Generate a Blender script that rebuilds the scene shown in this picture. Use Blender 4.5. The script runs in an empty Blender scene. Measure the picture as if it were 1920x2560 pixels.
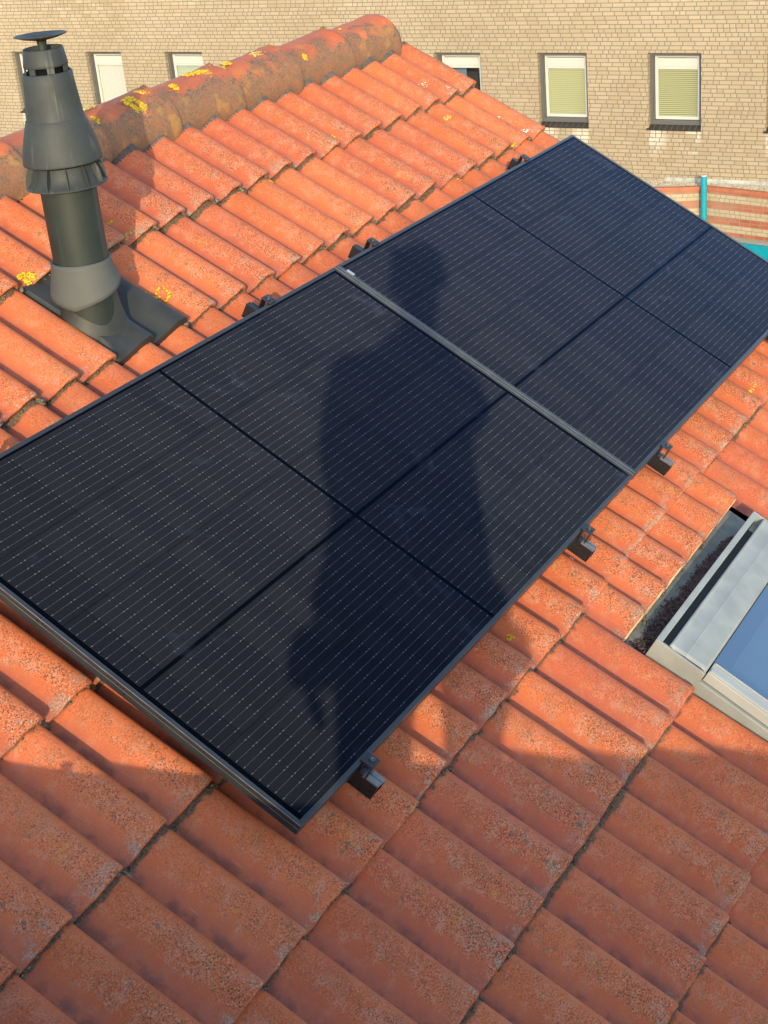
import bpy, bmesh, math, random
from mathutils import Vector, Matrix, noise
random.seed(7)
S = bpy.context.scene
COL = S.collection
V = Vector
# ------------------------------------------------------------------ frame
TH = math.radians(30.015)                 # roof pitch
CT, ST = math.cos(TH), math.sin(TH)
def PW(s, t, h):                          # roof plane coordinates -> world
    return V((s, t*CT - h*ST, t*ST + h*CT))
def HDIR(v): return V((v[0], v[1]*CT - v[2]*ST, v[1]*ST + v[2]*CT))
def WP(w):                                # world -> roof plane
    return V((w[0], w[1]*CT + w[2]*ST, -w[1]*ST + w[2]*CT))
# ------------------------------------------------------------------ camera
CAMLOC = V((-1.99699, -1.52539, 1.86192))
cx = V((0.49816268, -0.8627573, -0.08650892)); cz = V((-0.76238744, -0.4833521, 0.43027449))
cy = cz.cross(cx).normalized()
cd = bpy.data.cameras.new('camera'); cam = bpy.data.objects.new('camera', cd); COL.objects.link(cam)
cam.matrix_world = Matrix(((cx.x, cy.x, cz.x, CAMLOC.x), (cx.y, cy.y, cz.y, CAMLOC.y), (cx.z, cy.z, cz.z, CAMLOC.z), (0, 0, 0, 1)))
cd.sensor_fit = 'VERTICAL'; cd.sensor_height = 36; cd.lens = 36*3836.76/2560
cd.clip_start = 0.005; cd.clip_end = 500
S.camera = cam
# ------------------------------------------------------------------ light
SUN = V((0.82406057, 0.49512284, -0.27527722)).normalized()      # direction the light travels
sl = bpy.data.lights.new('sun', 'SUN'); so = bpy.data.objects.new('sun', sl); COL.objects.link(so)
sl.energy = 2.0; sl.angle = math.radians(0.42); sl.color = (.85, .70, .45)
so.rotation_euler = SUN.to_track_quat('-Z', 'Y').to_euler(); so.location = (-8, -6, 6)
w = bpy.data.worlds.new('World'); S.world = w; w.use_nodes = True
wn = w.node_tree; sk = wn.nodes.new('ShaderNodeTexSky'); sk.sky_type = 'NISHITA'; sk.sun_disc = False
sk.ozone_density = 1.0; sk.dust_density = 1.0; sk.sun_elevation = math.radians(15.98); sk.sun_rotation = math.radians(239.0)
bg = wn.nodes['Background']; wn.links.new(sk.outputs[0], bg.inputs[0]); bg.inputs[1].default_value = 0.15
S.view_settings.view_transform = 'Standard'; S.view_settings.look = 'None'
S.view_settings.gamma = 1; S.view_settings.exposure = 1.50
S.cycles.max_bounces = 6
# ------------------------------------------------------------------ object helpers
def tag(o, label=None, cat=None, group=None, kind=None):
    if label: o['label'] = label
    if cat: o['category'] = cat
    if group: o['group'] = group
    if kind: o['kind'] = kind
    return o
def empty(name, loc=(0, 0, 0), rot=(0, 0, 0)):
    o = bpy.data.objects.new(name, None); o.empty_display_size = 0.1; COL.objects.link(o)
    o.location = loc; o.rotation_euler = rot
    return o
def roof_empty(name, s, t, h):            # an Empty lying in the roof plane
    return empty(name, PW(s, t, h), (TH, 0, 0))
class MB:
    def __init__(self): self.v = []; self.f = []; self.mi = []; self.uv = []; self.m = 0; self.sm = []
    def face(self, idx, smooth=False): self.f.append(idx); self.mi.append(self.m); self.sm.append(smooth)
    def box(self, a, b):
        x0, y0, z0 = a; x1, y1, z1 = b; n = len(self.v)
        self.v += [(x0,y0,z0),(x1,y0,z0),(x1,y1,z0),(x0,y1,z0),(x0,y0,z1),(x1,y0,z1),(x1,y1,z1),(x0,y1,z1)]
        for q in ((3,2,1,0),(4,5,6,7),(0,1,5,4),(1,2,6,5),(2,3,7,6),(3,0,4,7)): self.face(tuple(n+i for i in q))
        return self
    def quad(self, *p):
        n = len(self.v); self.v += [tuple(q) for q in p]; self.face(tuple(range(n, n+len(p)))); return self
    def grid(self, rows, smooth=True, closed=False):
        n = len(self.v); R = len(rows); Cn = len(rows[0])
        for r in rows: self.v += [tuple(p) for p in r]
        for i in range(R-1):
            for j in range(Cn if closed else Cn-1):
                k = (j+1) % Cn
                self.face((n+i*Cn+j, n+i*Cn+k, n+(i+1)*Cn+k, n+(i+1)*Cn+j), smooth)
        return self
    def lathe(self, prof, c=(0,0,0), seg=48, axis=None, cap0=False, cap1=False):
        """profile of (radius, height) round an axis through c"""
        ax = (axis or V((0,0,1))).normalized()
        e1 = ax.cross(V((1,0,0)) if abs(ax.x) < .8 else V((0,1,0))).normalized(); e2 = ax.cross(e1)
        c = V(c); rows = []
        for r, z in prof:
            rows.append([c + ax*z + (e1*math.cos(2*math.pi*k/seg) + e2*math.sin(2*math.pi*k/seg))*r for k in range(seg)])
        n = len(self.v); self.grid(rows, True, True)
        if cap0: self.face(tuple(n+k for k in range(seg))[::-1])
        if cap1: self.face(tuple(n+(len(prof)-1)*seg+k for k in range(seg)))
        return self
    def tube(self, a, b, r, seg=10, r2=None):
        a = V(a); b = V(b); return self.lathe([(r, 0), (r if r2 is None else r2, (b-a).length)], a, seg, b-a, True, True)
    def blob(self, c, r, sc=(1,1,1), seed=0, sub=1, rough=.25):
        bm = bmesh.new(); bmesh.ops.create_icosphere(bm, subdivisions=sub, radius=1)
        n = len(self.v)
        for q in bm.verts:
            k = 1 + rough*noise.noise(q.co*1.7 + V((seed*3.1, seed*1.7, 0)))*2
            self.v.append((c[0]+q.co.x*r*sc[0]*k, c[1]+q.co.y*r*sc[1]*k, c[2]+q.co.z*r*sc[2]*k))
        for f in bm.faces: self.face(tuple(n+q.index for q in f.verts), True)
        bm.free(); return self
    def build(self, name, mat, parent=None, bevel=0, xf=None, flip=False):
        me = bpy.data.meshes.new(name)
        vs = self.v if xf is None else [tuple(xf(p)) for p in self.v]
        me.from_pydata(vs, [], self.f if not flip else [f[::-1] for f in self.f])
        for i, p in enumerate(me.polygons): p.use_smooth = self.sm[i]; p.material_index = self.mi[i]
        for m in (mat if isinstance(mat, (list, tuple)) else [mat]): me.materials.append(m)
        me.update()
        o = bpy.data.objects.new(name, me); COL.objects.link(o)
        if parent: o.parent = parent
        if bevel:
            b = o.modifiers.new('bevel', 'BEVEL'); b.width = bevel; b.segments = 2; b.limit_method = 'ANGLE'; b.angle_limit = math.radians(40)
        return o
# ------------------------------------------------------------------ material helpers
class NT:
    def __init__(self, name):
        self.m = bpy.data.materials.new(name); self.m.use_nodes = True
        self.t = self.m.node_tree; self.n = self.t.nodes; self.l = self.t.links
        self.b = self.n['Principled BSDF']; self._o = None
    def new(self, ty, **k):
        x = self.n.new(ty)
        for a, b in k.items(): setattr(x, a, b)
        return x
    def set(self, sock, v):
        if hasattr(v, 'links') or isinstance(v, bpy.types.NodeSocket): self.l.new(v, sock)
        elif v is not None: sock.default_value = v
    def M(self, op, a, b=None, c=None, clamp=False):
        x = self.new('ShaderNodeMath', operation=op, use_clamp=clamp)
        self.set(x.inputs[0], a); self.set(x.inputs[1], b)
        if c is not None: self.set(x.inputs[2], c)
        return x.outputs[0]
    def obj(self):
        if not self._o: self._o = self.new('ShaderNodeTexCoord').outputs['Object']
        return self._o
    def sep(self, v):
        x = self.new('ShaderNodeSeparateXYZ'); self.l.new(v, x.inputs[0]); return x.outputs
    def comb(self, a, b, c=0.0):
        x = self.new('ShaderNodeCombineXYZ')
        for i, q in enumerate((a, b, c)): self.set(x.inputs[i], q)
        return x.outputs[0]
    def noise(self, scale, detail=3, rough=.55, vec=None, dist=0, col=False):
        x = self.new('ShaderNodeTexNoise'); self.l.new(vec or self.obj(), x.inputs['Vector'])
        x.inputs['Scale'].default_value = scale; x.inputs['Detail'].default_value = detail
        x.inputs['Roughness'].default_value = rough; x.inputs['Distortion'].default_value = dist
        return x.outputs['Color' if col else 'Fac']
    def voro(self, scale, vec=None, rand=1, feature='F1', out='Distance'):
        x = self.new('ShaderNodeTexVoronoi', feature=feature); self.l.new(vec or self.obj(), x.inputs['Vector'])
        x.inputs['Scale'].default_value = scale; x.inputs['Randomness'].default_value = rand
        return x.outputs[out]
    def white(self, v):
        x = self.new('ShaderNodeTexWhiteNoise', noise_dimensions='3D'); self.l.new(v, x.inputs['Vector']); return x.outputs['Value']
    def ramp(self, f, lo, hi):            # smooth step from lo to hi
        x = self.new('ShaderNodeMapRange', interpolation_type='SMOOTHSTEP'); self.set(x.inputs['Value'], f)
        x.inputs['From Min'].default_value = lo; x.inputs['From Max'].default_value = hi
        return x.outputs['Result']
    def mix(self, f, a, b):
        x = self.new('ShaderNodeMix', data_type='RGBA'); self.set(x.inputs[0], f)
        for s_, q in ((x.inputs[6], a), (x.inputs[7], b)):
            self.set(s_, (*q, 1) if isinstance(q, tuple) and len(q) == 3 else q)
        return x.outputs[2]
    def bump(self, h, strength=.3, dist=.002):
        x = self.new('ShaderNodeBump'); self.l.new(h, x.inputs['Height']); x.inputs['Strength'].default_value = strength
        x.inputs['Distance'].default_value = dist; self.l.new(x.outputs[0], self.b.inputs['Normal']); return x
    def done(self, col=None, rough=None, metal=None, spec=None, coat=None):
        b = self.b.inputs
        if col is not None: self.set(b['Base Color'], (*col, 1) if isinstance(col, tuple) and len(col) == 3 else col)
        if rough is not None: self.set(b['Roughness'], rough)
        if metal is not None: b['Metallic'].default_value = metal
        if spec is not None: b['Specular IOR Level'].default_value = spec
        if coat is not None: b['Coat Weight'].default_value = coat
        return self.m
def plain(name, col, rough=.6, metal=0, spec=.5, var=.18, scale=30, bump=.1, bscale=250, dist=.0008):
    """one colour with a little mottling and fine grain"""
    t = NT(name); n = t.noise(scale, 4); g = t.noise(bscale, 2)
    f = t.ramp(n, .3, .7)
    c = t.mix(f, tuple(x*(1-var) for x in col), tuple(min(1, x*(1+var)) for x in col))
    if bump: t.bump(g, bump, dist)
    r = t.M('ADD', t.M('MULTIPLY', n, .16), rough-.08)
    return t.done(c, r, metal, spec)
# ---- roof tile
def tile_mat(name, ridge=False):
    t = NT(name); uv = t.new('ShaderNodeUVMap', uv_map='UVMap').outputs[0]; u, v, _ = t.sep(uv)
    rn = t.new('ShaderNodeAttribute', attribute_name='rnd').outputs['Fac']
    big = t.noise(5, 3); mid = t.noise(28, 4, .6); fine = t.noise(240, 3, .7); gr = t.noise(620, 2, .6)
    c = t.mix(t.ramp(big, .3, .7), (.455, .096, .026), (.525, .124, .035))
    c = t.mix(t.M('MULTIPLY', t.ramp(rn, .45, 1.0), .50), c, (.40, .084, .042)); c = t.mix(t.M('MULTIPLY', t.ramp(rn, .35, 0.0), .5), c, (.60, .150, .052))
    c = t.mix(t.M('MULTIPLY', t.ramp(mid, .45, .75), .35), c, (.50, .19, .095))
    if ridge:
        band = 1.0
        band = t.M('ADD', t.M('MULTIPLY', t.ramp(v, .75, .1), .8), .25)
    else:
        cu = t.M('ADD', u, t.M('MULTIPLY', t.M('SUBTRACT', mid, .5), .5))
        b1 = t.ramp(cu, .34, .50); b2 = t.ramp(cu, .90, .76)
        band = t.M('MULTIPLY', b1, b2)
        band = t.M('ADD', t.M('MULTIPLY', band, t.M('ADD', t.M('MULTIPLY', t.ramp(v, .9, .0), .5), .5)), t.M('MULTIPLY', t.ramp(v, .12, .0), .45), clamp=True)
        band = t.M('ADD', t.M('MULTIPLY', band, t.M('ADD', .62, t.M('MULTIPLY', t.M('FRACT', t.M('MULTIPLY', rn, 7.3)), .5))), .07)
    grime = t.M('MULTIPLY', t.ramp(t.noise(13, 5, .72, dist=.4), .46, .68), t.M('ADD', .35, t.M('MULTIPLY', band, .65)))
    c = t.mix(t.M('MULTIPLY', grime, .50), c, (.26, .125, .060))
    # pale exposed grit and weathered film
    grit = t.M('MULTIPLY', t.ramp(t.M('ADD', fine, t.M('MULTIPLY', t.M('SUBTRACT', gr, .5), .6)), .50, .64), band)
    c = t.mix(t.M('MULTIPLY', grit, .52), c, (.64, .38, .25))
    film = t.M('MULTIPLY', t.ramp(mid, .48, .66), band)
    c = t.mix(t.M('MULTIPLY', film, .20), c, (.54, .32, .24))
    # dark pits and lichen specks
    vo = t.voro(170); pick = t.ramp(t.noise(24, 3), .42, .56)
    pits = t.M('MULTIPLY', t.M('MULTIPLY', t.ramp(vo, .40, .20), pick), band)
    c = t.mix(t.M('MULTIPLY', pits, .92), c, (.060, .036, .030))
    fd = t.M('MULTIPLY', t.ramp(t.noise(260, 2, .5), .53, .62), t.M('ADD', t.M('MULTIPLY', band, .85), .18), clamp=True)
    c = t.mix(t.M('MULTIPLY', fd, .74), c, (.135, .055, .030))
    vo2 = t.voro(38); sel = t.ramp(t.noise(7, 2), .50, .60)
    spots = t.M('MULTIPLY', t.ramp(t.M('ADD', vo2, t.M('MULTIPLY', t.M('SUBTRACT', fine, .5), .25)), .25, .15), t.M('MULTIPLY', sel, t.M('ADD', band, .1)))
    c = t.mix(t.M('MULTIPLY', spots, .8), c, (.12, .105, .065))
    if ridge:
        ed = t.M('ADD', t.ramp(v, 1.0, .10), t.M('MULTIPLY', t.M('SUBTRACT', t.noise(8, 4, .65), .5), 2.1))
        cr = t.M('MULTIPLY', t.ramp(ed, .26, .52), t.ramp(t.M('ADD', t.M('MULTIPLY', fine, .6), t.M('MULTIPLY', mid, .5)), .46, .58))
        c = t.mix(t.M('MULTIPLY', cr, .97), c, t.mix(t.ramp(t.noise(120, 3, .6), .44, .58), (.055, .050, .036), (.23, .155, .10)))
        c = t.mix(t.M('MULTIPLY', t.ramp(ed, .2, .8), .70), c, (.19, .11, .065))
        ol = t.M('MULTIPLY', t.ramp(t.noise(11, 4, .7), .56, .66), .55)
        c = t.mix(ol, c, (.36, .20, .05))
    else:
        # pan dirt plus painted valley shade beside the interlock, stained nose and hidden head
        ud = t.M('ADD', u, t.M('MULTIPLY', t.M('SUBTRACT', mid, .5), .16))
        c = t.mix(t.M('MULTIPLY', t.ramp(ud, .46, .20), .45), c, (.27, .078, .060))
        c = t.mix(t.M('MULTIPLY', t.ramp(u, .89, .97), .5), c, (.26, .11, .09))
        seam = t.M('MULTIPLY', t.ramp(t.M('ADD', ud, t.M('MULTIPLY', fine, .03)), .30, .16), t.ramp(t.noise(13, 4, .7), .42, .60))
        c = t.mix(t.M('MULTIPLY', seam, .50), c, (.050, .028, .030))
        nz = t.M('MULTIPLY', t.ramp(v, .16, 0.0), t.ramp(t.noise(26, 4, .7), .50, .62))
        c = t.mix(t.M('MULTIPLY', nz, .62), c, t.mix(t.ramp(fine, .4, .6), (.15, .125, .09), (.42, .34, .27)))
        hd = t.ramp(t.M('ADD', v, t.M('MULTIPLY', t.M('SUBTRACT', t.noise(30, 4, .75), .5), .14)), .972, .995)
        c = t.mix(t.M('MULTIPLY', hd, .9), c, t.mix(t.ramp(fine, .4, .6), (.035, .03, .022), (.12, .10, .065)))  # moss crust plus the shadow line under the next nose, painted in
        ol = t.M('MULTIPLY', t.M('MULTIPLY', t.ramp(t.noise(9, 4, .7), .60, .68), t.ramp(t.noise(90, 3, .6), .48, .60)), band)
        c = t.mix(t.M('MULTIPLY', ol, .6), c, (.52, .27, .03))
        # chalky run-off streaks on a few tiles
        stv = t.noise(1, 3, .6, vec=t.comb(t.M('MULTIPLY', u, 13), t.M('MULTIPLY', v, 1.6), t.M('MULTIPLY', rn, 40)))
        c = t.mix(t.M('MULTIPLY', t.M('MULTIPLY', t.ramp(stv, .66, .76), t.ramp(u, .42, .2)), .35), c, (.62, .42, .34))
    h = t.M('ADD', t.M('MULTIPLY', fine, t.M('ADD', band, .15)), t.M('MULTIPLY', gr, .35))
    h = t.M('SUBTRACT', h, t.M('MULTIPLY', pits, .5))
    t.bump(h, .55, .0011)
    return t.done(c, t.M('ADD', .62, t.M('MULTIPLY', band, .2)), 0, .35)
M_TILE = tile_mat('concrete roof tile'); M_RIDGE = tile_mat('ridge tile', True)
M_CUT = plain('broken tile edge', (.60, .38, .22), .9, var=.3)
M_MOSS = plain('grey green moss', (.115, .100, .065), .95, var=.6, scale=90, bump=.6, bscale=500)
M_LICH = plain('yellow lichen', (.50, .335, .018), .9, var=.35, scale=140, bump=.6, bscale=600)
M_LICHG = plain('faded lichen', (.40, .33, .09), .9, var=.35, scale=140, bump=.6, bscale=600)
M_DROP = plain('bird dropping', (.75, .72, .66), .8, var=.1)
M_ROLL = plain('ridge roll', (.055, .05, .052), .7, var=.3)
M_LITTER = plain('dark leaf litter', (.095, .060, .048), .9, var=.6, scale=90, bump=.5)
M_BLACKP = plain('dark flashing', (.026, .029, .029), .60, spec=.5, var=.2, scale=14, bump=.12)
def streaked(name, col, rough, spec, pale, amt):
    t = NT(name); x, y, z = t.sep(t.obj()); v = t.comb(t.M('MULTIPLY', x, 38), t.M('MULTIPLY', y, 38), t.M('MULTIPLY', z, 2.2))
    st = t.noise(1, 4, .6, vec=v); n = t.noise(12, 4); g = t.noise(420, 2)
    c = t.mix(t.ramp(n, .3, .7), tuple(q*.88 for q in col), tuple(q*1.12 for q in col))
    c = t.mix(t.M('MULTIPLY', t.ramp(st, .56, .72), amt), c, pale)
    c = t.mix(t.M('MULTIPLY', t.ramp(g, .62, .72), amt*.6), c, pale)
    t.bump(g, .05, .0008); return t.done(c, t.M('ADD', t.M('MULTIPLY', st, .25), rough-.1), 0, spec)
M_PIPE = streaked('grey vent plastic', (.030, .037, .040), .58, .26, (.11, .12, .115), .45)
M_PIPED = streaked('pipe plastic', (.017, .024, .023), .50, .30, (.07, .085, .08), .35)
M_RUBB = plain('grey rubber collar', (.060, .066, .065), .75, var=.05, scale=14, bump=.06)
M_ANOD = plain('black anodised frame', (.040, .042, .046), .30, .35, .6, var=.12, scale=12, bump=0)
M_ANODG = plain('grey anodised profile', (.085, .095, .10), .38, .75, .5, var=.12, scale=12, bump=0)
M_SILV = plain('bright aluminium', (.62, .62, .60), .35, .8, var=.05, bump=0)
M_CLAMP = plain('black clamp metal', (.030, .030, .034), .28, .45, .7, var=.1, bump=0)
M_ZINC = plain('skylight cladding', (.30, .315, .295), .42, .15, .5, var=.11, scale=11, bump=.04)
M_ZINCL = plain('skylight light cladding', (.37, .385, .36), .42, .1, .5, var=.05, scale=9, bump=.03)
M_TRAY = plain('weathered flashing', (.17, .18, .155), .6, .2, .4, var=.2, scale=25, bump=.1)
M_DARK = plain('dark opening', (.006, .006, .007), .9, spec=0, bump=0)
# ---- solar glass: cells, busbars and solder pads
def solar_mat():
    t = NT('solar glass'); x, y, z = t.sep(t.obj())
    M = t.M
    ax_ = M('ABSOLUTE', M('SUBTRACT', x, .877)); ay = M('ABSOLUTE', M('SUBTRACT', y, .4385))
    cx_ = M('SUBTRACT', ax_, .0052); cy_ = M('SUBTRACT', ay, .0042)
    P, Q = .0714, .2122
    fx = M('MODULO', M('ADD', cx_, P*2), P); fy = M('MODULO', M('ADD', cy_, Q*2), Q)
    dx = M('MINIMUM', fx, M('SUBTRACT', P, fx)); dy = M('MINIMUM', fy, M('SUBTRACT', Q, fy))
    incell = M('MULTIPLY', M('GREATER_THAN', cx_, 0.0), M('GREATER_THAN', cy_, 0.0))
    inx = M('LESS_THAN', cx_, P*12); iny = M('LESS_THAN', M('ADD', y, 0), .4427+Q*3); iny0 = M('GREATER_THAN', y, .4343-Q*2)
    area = M('MULTIPLY', M('MULTIPLY', incell, inx), M('MULTIPLY', iny, iny0))
    gap = M('MAXIMUM', M('LESS_THAN', dx, .00035), M('LESS_THAN', dy, .0006))
    area = M('MULTIPLY', area, M('SUBTRACT', 1, gap))
    b = M('DIVIDE', M('SUBTRACT', fy, .0139), .02045); db = M('MULTIPLY', M('ABSOLUTE', M('SUBTRACT', M('FRACT', M('ADD', b, .5)), .5)), .02045)
    # every wire: thin, with soldered beads near the ends of the cell
    wire = M('LESS_THAN', db, .00024)
    pad = M('MULTIPLY', M('LESS_THAN', db, .00085), M('LESS_THAN', M('ABSOLUTE', M('SUBTRACT', dx, .0062)), .0021))
    dot = M('MULTIPLY', M('LESS_THAN', db, .0006), M('LESS_THAN', M('ABSOLUTE', M('SUBTRACT', M('MODULO', dx, .0125), .0062)), .0010))
    cell = t.comb(M('FLOOR', M('DIVIDE', M('SUBTRACT', x, .877), P)), M('FLOOR', M('DIVIDE', M('SUBTRACT', y, .4385), Q)), 0.0)
    wv = t.white(cell); fing = M('SINE', M('MULTIPLY', x, 2*math.pi/.0016))
    c = t.mix(wv, (.0007, .0014, .0046), (.0010, .0019, .0056))
    sm = t.noise(3.2, 4, .6)
    c = t.mix(M('MULTIPLY', t.ramp(sm, .35, .75), .35), c, (.0018, .0030, .0080))
    c = t.mix(M('MULTIPLY', t.ramp(t.noise(900, 1), .45, .7), .35), c, (.003, .0042, .0085))
    c = t.mix(area, (.0012, .0014, .0020), c)
    m = M('MULTIPLY', M('MAXIMUM', M('MULTIPLY', wire, .62), M('MAXIMUM', pad, M('MULTIPLY', dot, .35))), area)
    c = t.mix(m, c, (.105, .12, .15))
    # wiped dust
    du = M('MULTIPLY', t.ramp(t.noise(7, 5, .65, dist=.8), .58, .80), .07)
    c = t.mix(du, c, (.12, .18, .30))
    t.b.inputs['Diffuse Roughness'].default_value = 1.0; t.b.inputs['Specular Tint'].default_value = (.10, .38, 1.0, 1)
    t.bump(t.noise(700, 1), .10, .0004)
    t.done(c, M('ADD', .20, M('MULTIPLY', area, .14)), 0)
    t.b.inputs['Specular IOR Level'].default_value = 0.0
    # the printed silver fingers are rounded wires running up-slope: their flanks glint towards the low sun
    vt = t.new('ShaderNodeVectorTransform', vector_type='NORMAL', convert_from='OBJECT', convert_to='WORLD'); vt.inputs[0].default_value = (-.84, -.24, .49)
    gg = t.new('ShaderNodeBsdfGlossy'); gg.inputs['Roughness'].default_value = .55; t.l.new(vt.outputs[0], gg.inputs['Normal'])
    gcol = t.mix(wv, (.0040, .0045, .0060), (.0054, .0060, .0077)); gcol = t.mix(area, (0., 0., 0.), gcol); t.l.new(gcol, gg.inputs[0])
    # anti-reflection coated glass: weak, blue-violet mirror that grows towards grazing angles
    fr_ = t.new('ShaderNodeFresnel'); fr_.inputs['IOR'].default_value = 1.14
    ar = t.new('ShaderNodeBsdfGlossy'); t.set(ar.inputs['Roughness'], M('ADD', .10, M('MULTIPLY', sm, .2)))
    t.l.new(t.mix(fr_.outputs[0], (0., 0., 0.), (.12, .50, 1.0)), ar.inputs[0])
    ad = t.new('ShaderNodeAddShader'); t.l.new(t.b.outputs[0], ad.inputs[0]); t.l.new(gg.outputs[0], ad.inputs[1])
    ad2 = t.new('ShaderNodeAddShader'); t.l.new(ad.outputs[0], ad2.inputs[0]); t.l.new(ar.outputs[0], ad2.inputs[1]); t.l.new(ad2.outputs[0], t.n['Material Output'].inputs[0])
    return t.m
M_SOLAR = solar_mat()
# ---- brick: rows of random bond, some half bricks; local x along the wall, z up
def brick_mat(name, cols, mortar, bl=.216, bh=.0721, j=.0135, stripes=False, win=None):
    t = NT(name); M = t.M; x, y, z = t.sep(t.obj()); x = M('ADD', x, y)
    r = M('DIVIDE', z, bh); row = M('FLOOR', r); fz = M('MULTIPLY', M('FRACT', r), bh)
    off = t.white(t.comb(row, 3.3, 0.0)); xu = M('ADD', M('DIVIDE', x, bl), M('MULTIPLY', off, 7.0))
    bi = M('FLOOR', xu); fx = M('MULTIPLY', M('FRACT', xu), bl)
    half = M('GREATER_THAN', t.white(t.comb(bi, row, 9.1)), .72)
    hx = M('MODULO', fx, bl/2); sid = M('MULTIPLY', M('GREATER_THAN', fx, bl/2), half)
    fx2 = t.M('ADD', M('MULTIPLY', half, hx), M('MULTIPLY', M('SUBTRACT', 1, half), fx))
    wj = M('MULTIPLY', t.noise(60, 2), .004)
    mor = M('MAXIMUM', M('LESS_THAN', fx2, M('ADD', j-.002, wj)), M('LESS_THAN', fz, M('ADD', j-.003, wj)))
    rv = t.white(t.comb(M('ADD', bi, M('MULTIPLY', sid, .37)), row, 1.7)); rv2 = t.white(t.comb(M('ADD', bi, sid), row, 5.7))
    c = t.mix(rv, cols[0], cols[1]); c = t.mix(M('MULTIPLY', t.ramp(rv2, .80, .9), .35), c, cols[2])
    if stripes:
        sr = M('MODULO', M('ADD', row, 400+stripes), 4); red = M('LESS_THAN', sr, 1.5)
        c = t.mix(red, c, t.mix(rv, (.27, .065, .030), (.36, .095, .045)))
    c = t.mix(M('MULTIPLY', t.ramp(t.noise(45, 3), .3, .7), .25), c, tuple(q*.72 for q in cols[0]))
    c = t.mix(M('MULTIPLY', t.ramp(t.noise(.35, 4, .6), .42, .62), .22), c, (.42, .37, .28))
    if win:                                # salt bloom: high on the wall and under each sill
        x0, pit, w_, z2 = win
        bl1 = M('MULTIPLY', t.ramp(z, z2+1.6, z2+3.2), t.ramp(t.noise(1.1, 4, .7), .46, .64))
        xm = M('MODULO', M('SUBTRACT', x, x0-pit*3), pit)
        inw = M('MULTIPLY', t.ramp(xm, -.02, .03), t.ramp(xm, w_+.02, w_-.04))
        under = M('MULTIPLY', inw, M('MULTIPLY', t.ramp(z, z2-.13, z2-.11) if False else M('LESS_THAN', z, z2-.05), t.ramp(z, z2-.62, z2-.22)))
        edge = M('ADD', t.ramp(xm, w_*.45, w_*.15), t.ramp(xm, w_*.55, w_*.85))
        bl2 = M('MULTIPLY', M('MULTIPLY', under, edge), t.ramp(rv2, .15, .45))
        bl = M('ADD', M('MULTIPLY', bl1, M('MULTIPLY', t.ramp(rv, .3, .9), .55)), M('MULTIPLY', bl2, .55), clamp=True)
        c = t.mix(M('MULTIPLY', bl, t.ramp(t.noise(22, 4), .25, .55)), c, (.66, .63, .57))
    mc = mortar if not stripes else t.mix(red, mortar, (.24, .19, .15))
    c = t.mix(mor, c, mc)
    t.bump(M('ADD', M('MULTIPLY', M('SUBTRACT', 1, mor), 1), M('MULTIPLY', t.noise(120, 3), .3)), .5, .006)
    return t.done(c, .85, 0, .25)
# ================================================================== ROOF OF THE HOUSE
house = empty('tiled_house', (1.2, 0, -9.0)); tag(house, 'house with the orange pantile roof that carries the solar panels', 'house')
INV = V((-1.2, 0, 9.0))
def HX(p): return PW(*p) + INV            # plane -> house-local
PIT, PH, GAU, CREST = .1527, .047, .347, -.125
PROF = [(a, b*1.14) for a, b in [(0,-.002),(.06,.0),(.14,.0018),(.24,.0062),(.34,.0125),(.44,.0195),(.54,.0262),(.63,.0315),(.72,.0352),(.80,.0370),(.86,.0368),(.905,.0348),(.935,.0308),(.958,.024),(.975,.014),(.992,.002),(1.0,-.004)]]
def prof(u):
    u = u % 1.0
    for i in range(len(PROF)-1):
        if u <= PROF[i+1][0]:
            a, b = PROF[i], PROF[i+1]; k = (u-a[0])/(b[0]-a[0]); return a[1]+(b[1]-a[1])*k
    return 0
BASE = CREST - .042
LIFT = .024
def rownose(k): return 1.605 - GAU*k      # 0 = topmost course
def hsurf(s, t):                          # nominal tile surface
    k = math.floor((1.605 - t)/GAU) + 1; k = max(k, 0)
    v = (t - rownose(k))/GAU
    return BASE + prof((s-PH)/PIT) + LIFT*(1-v) - .0
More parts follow.
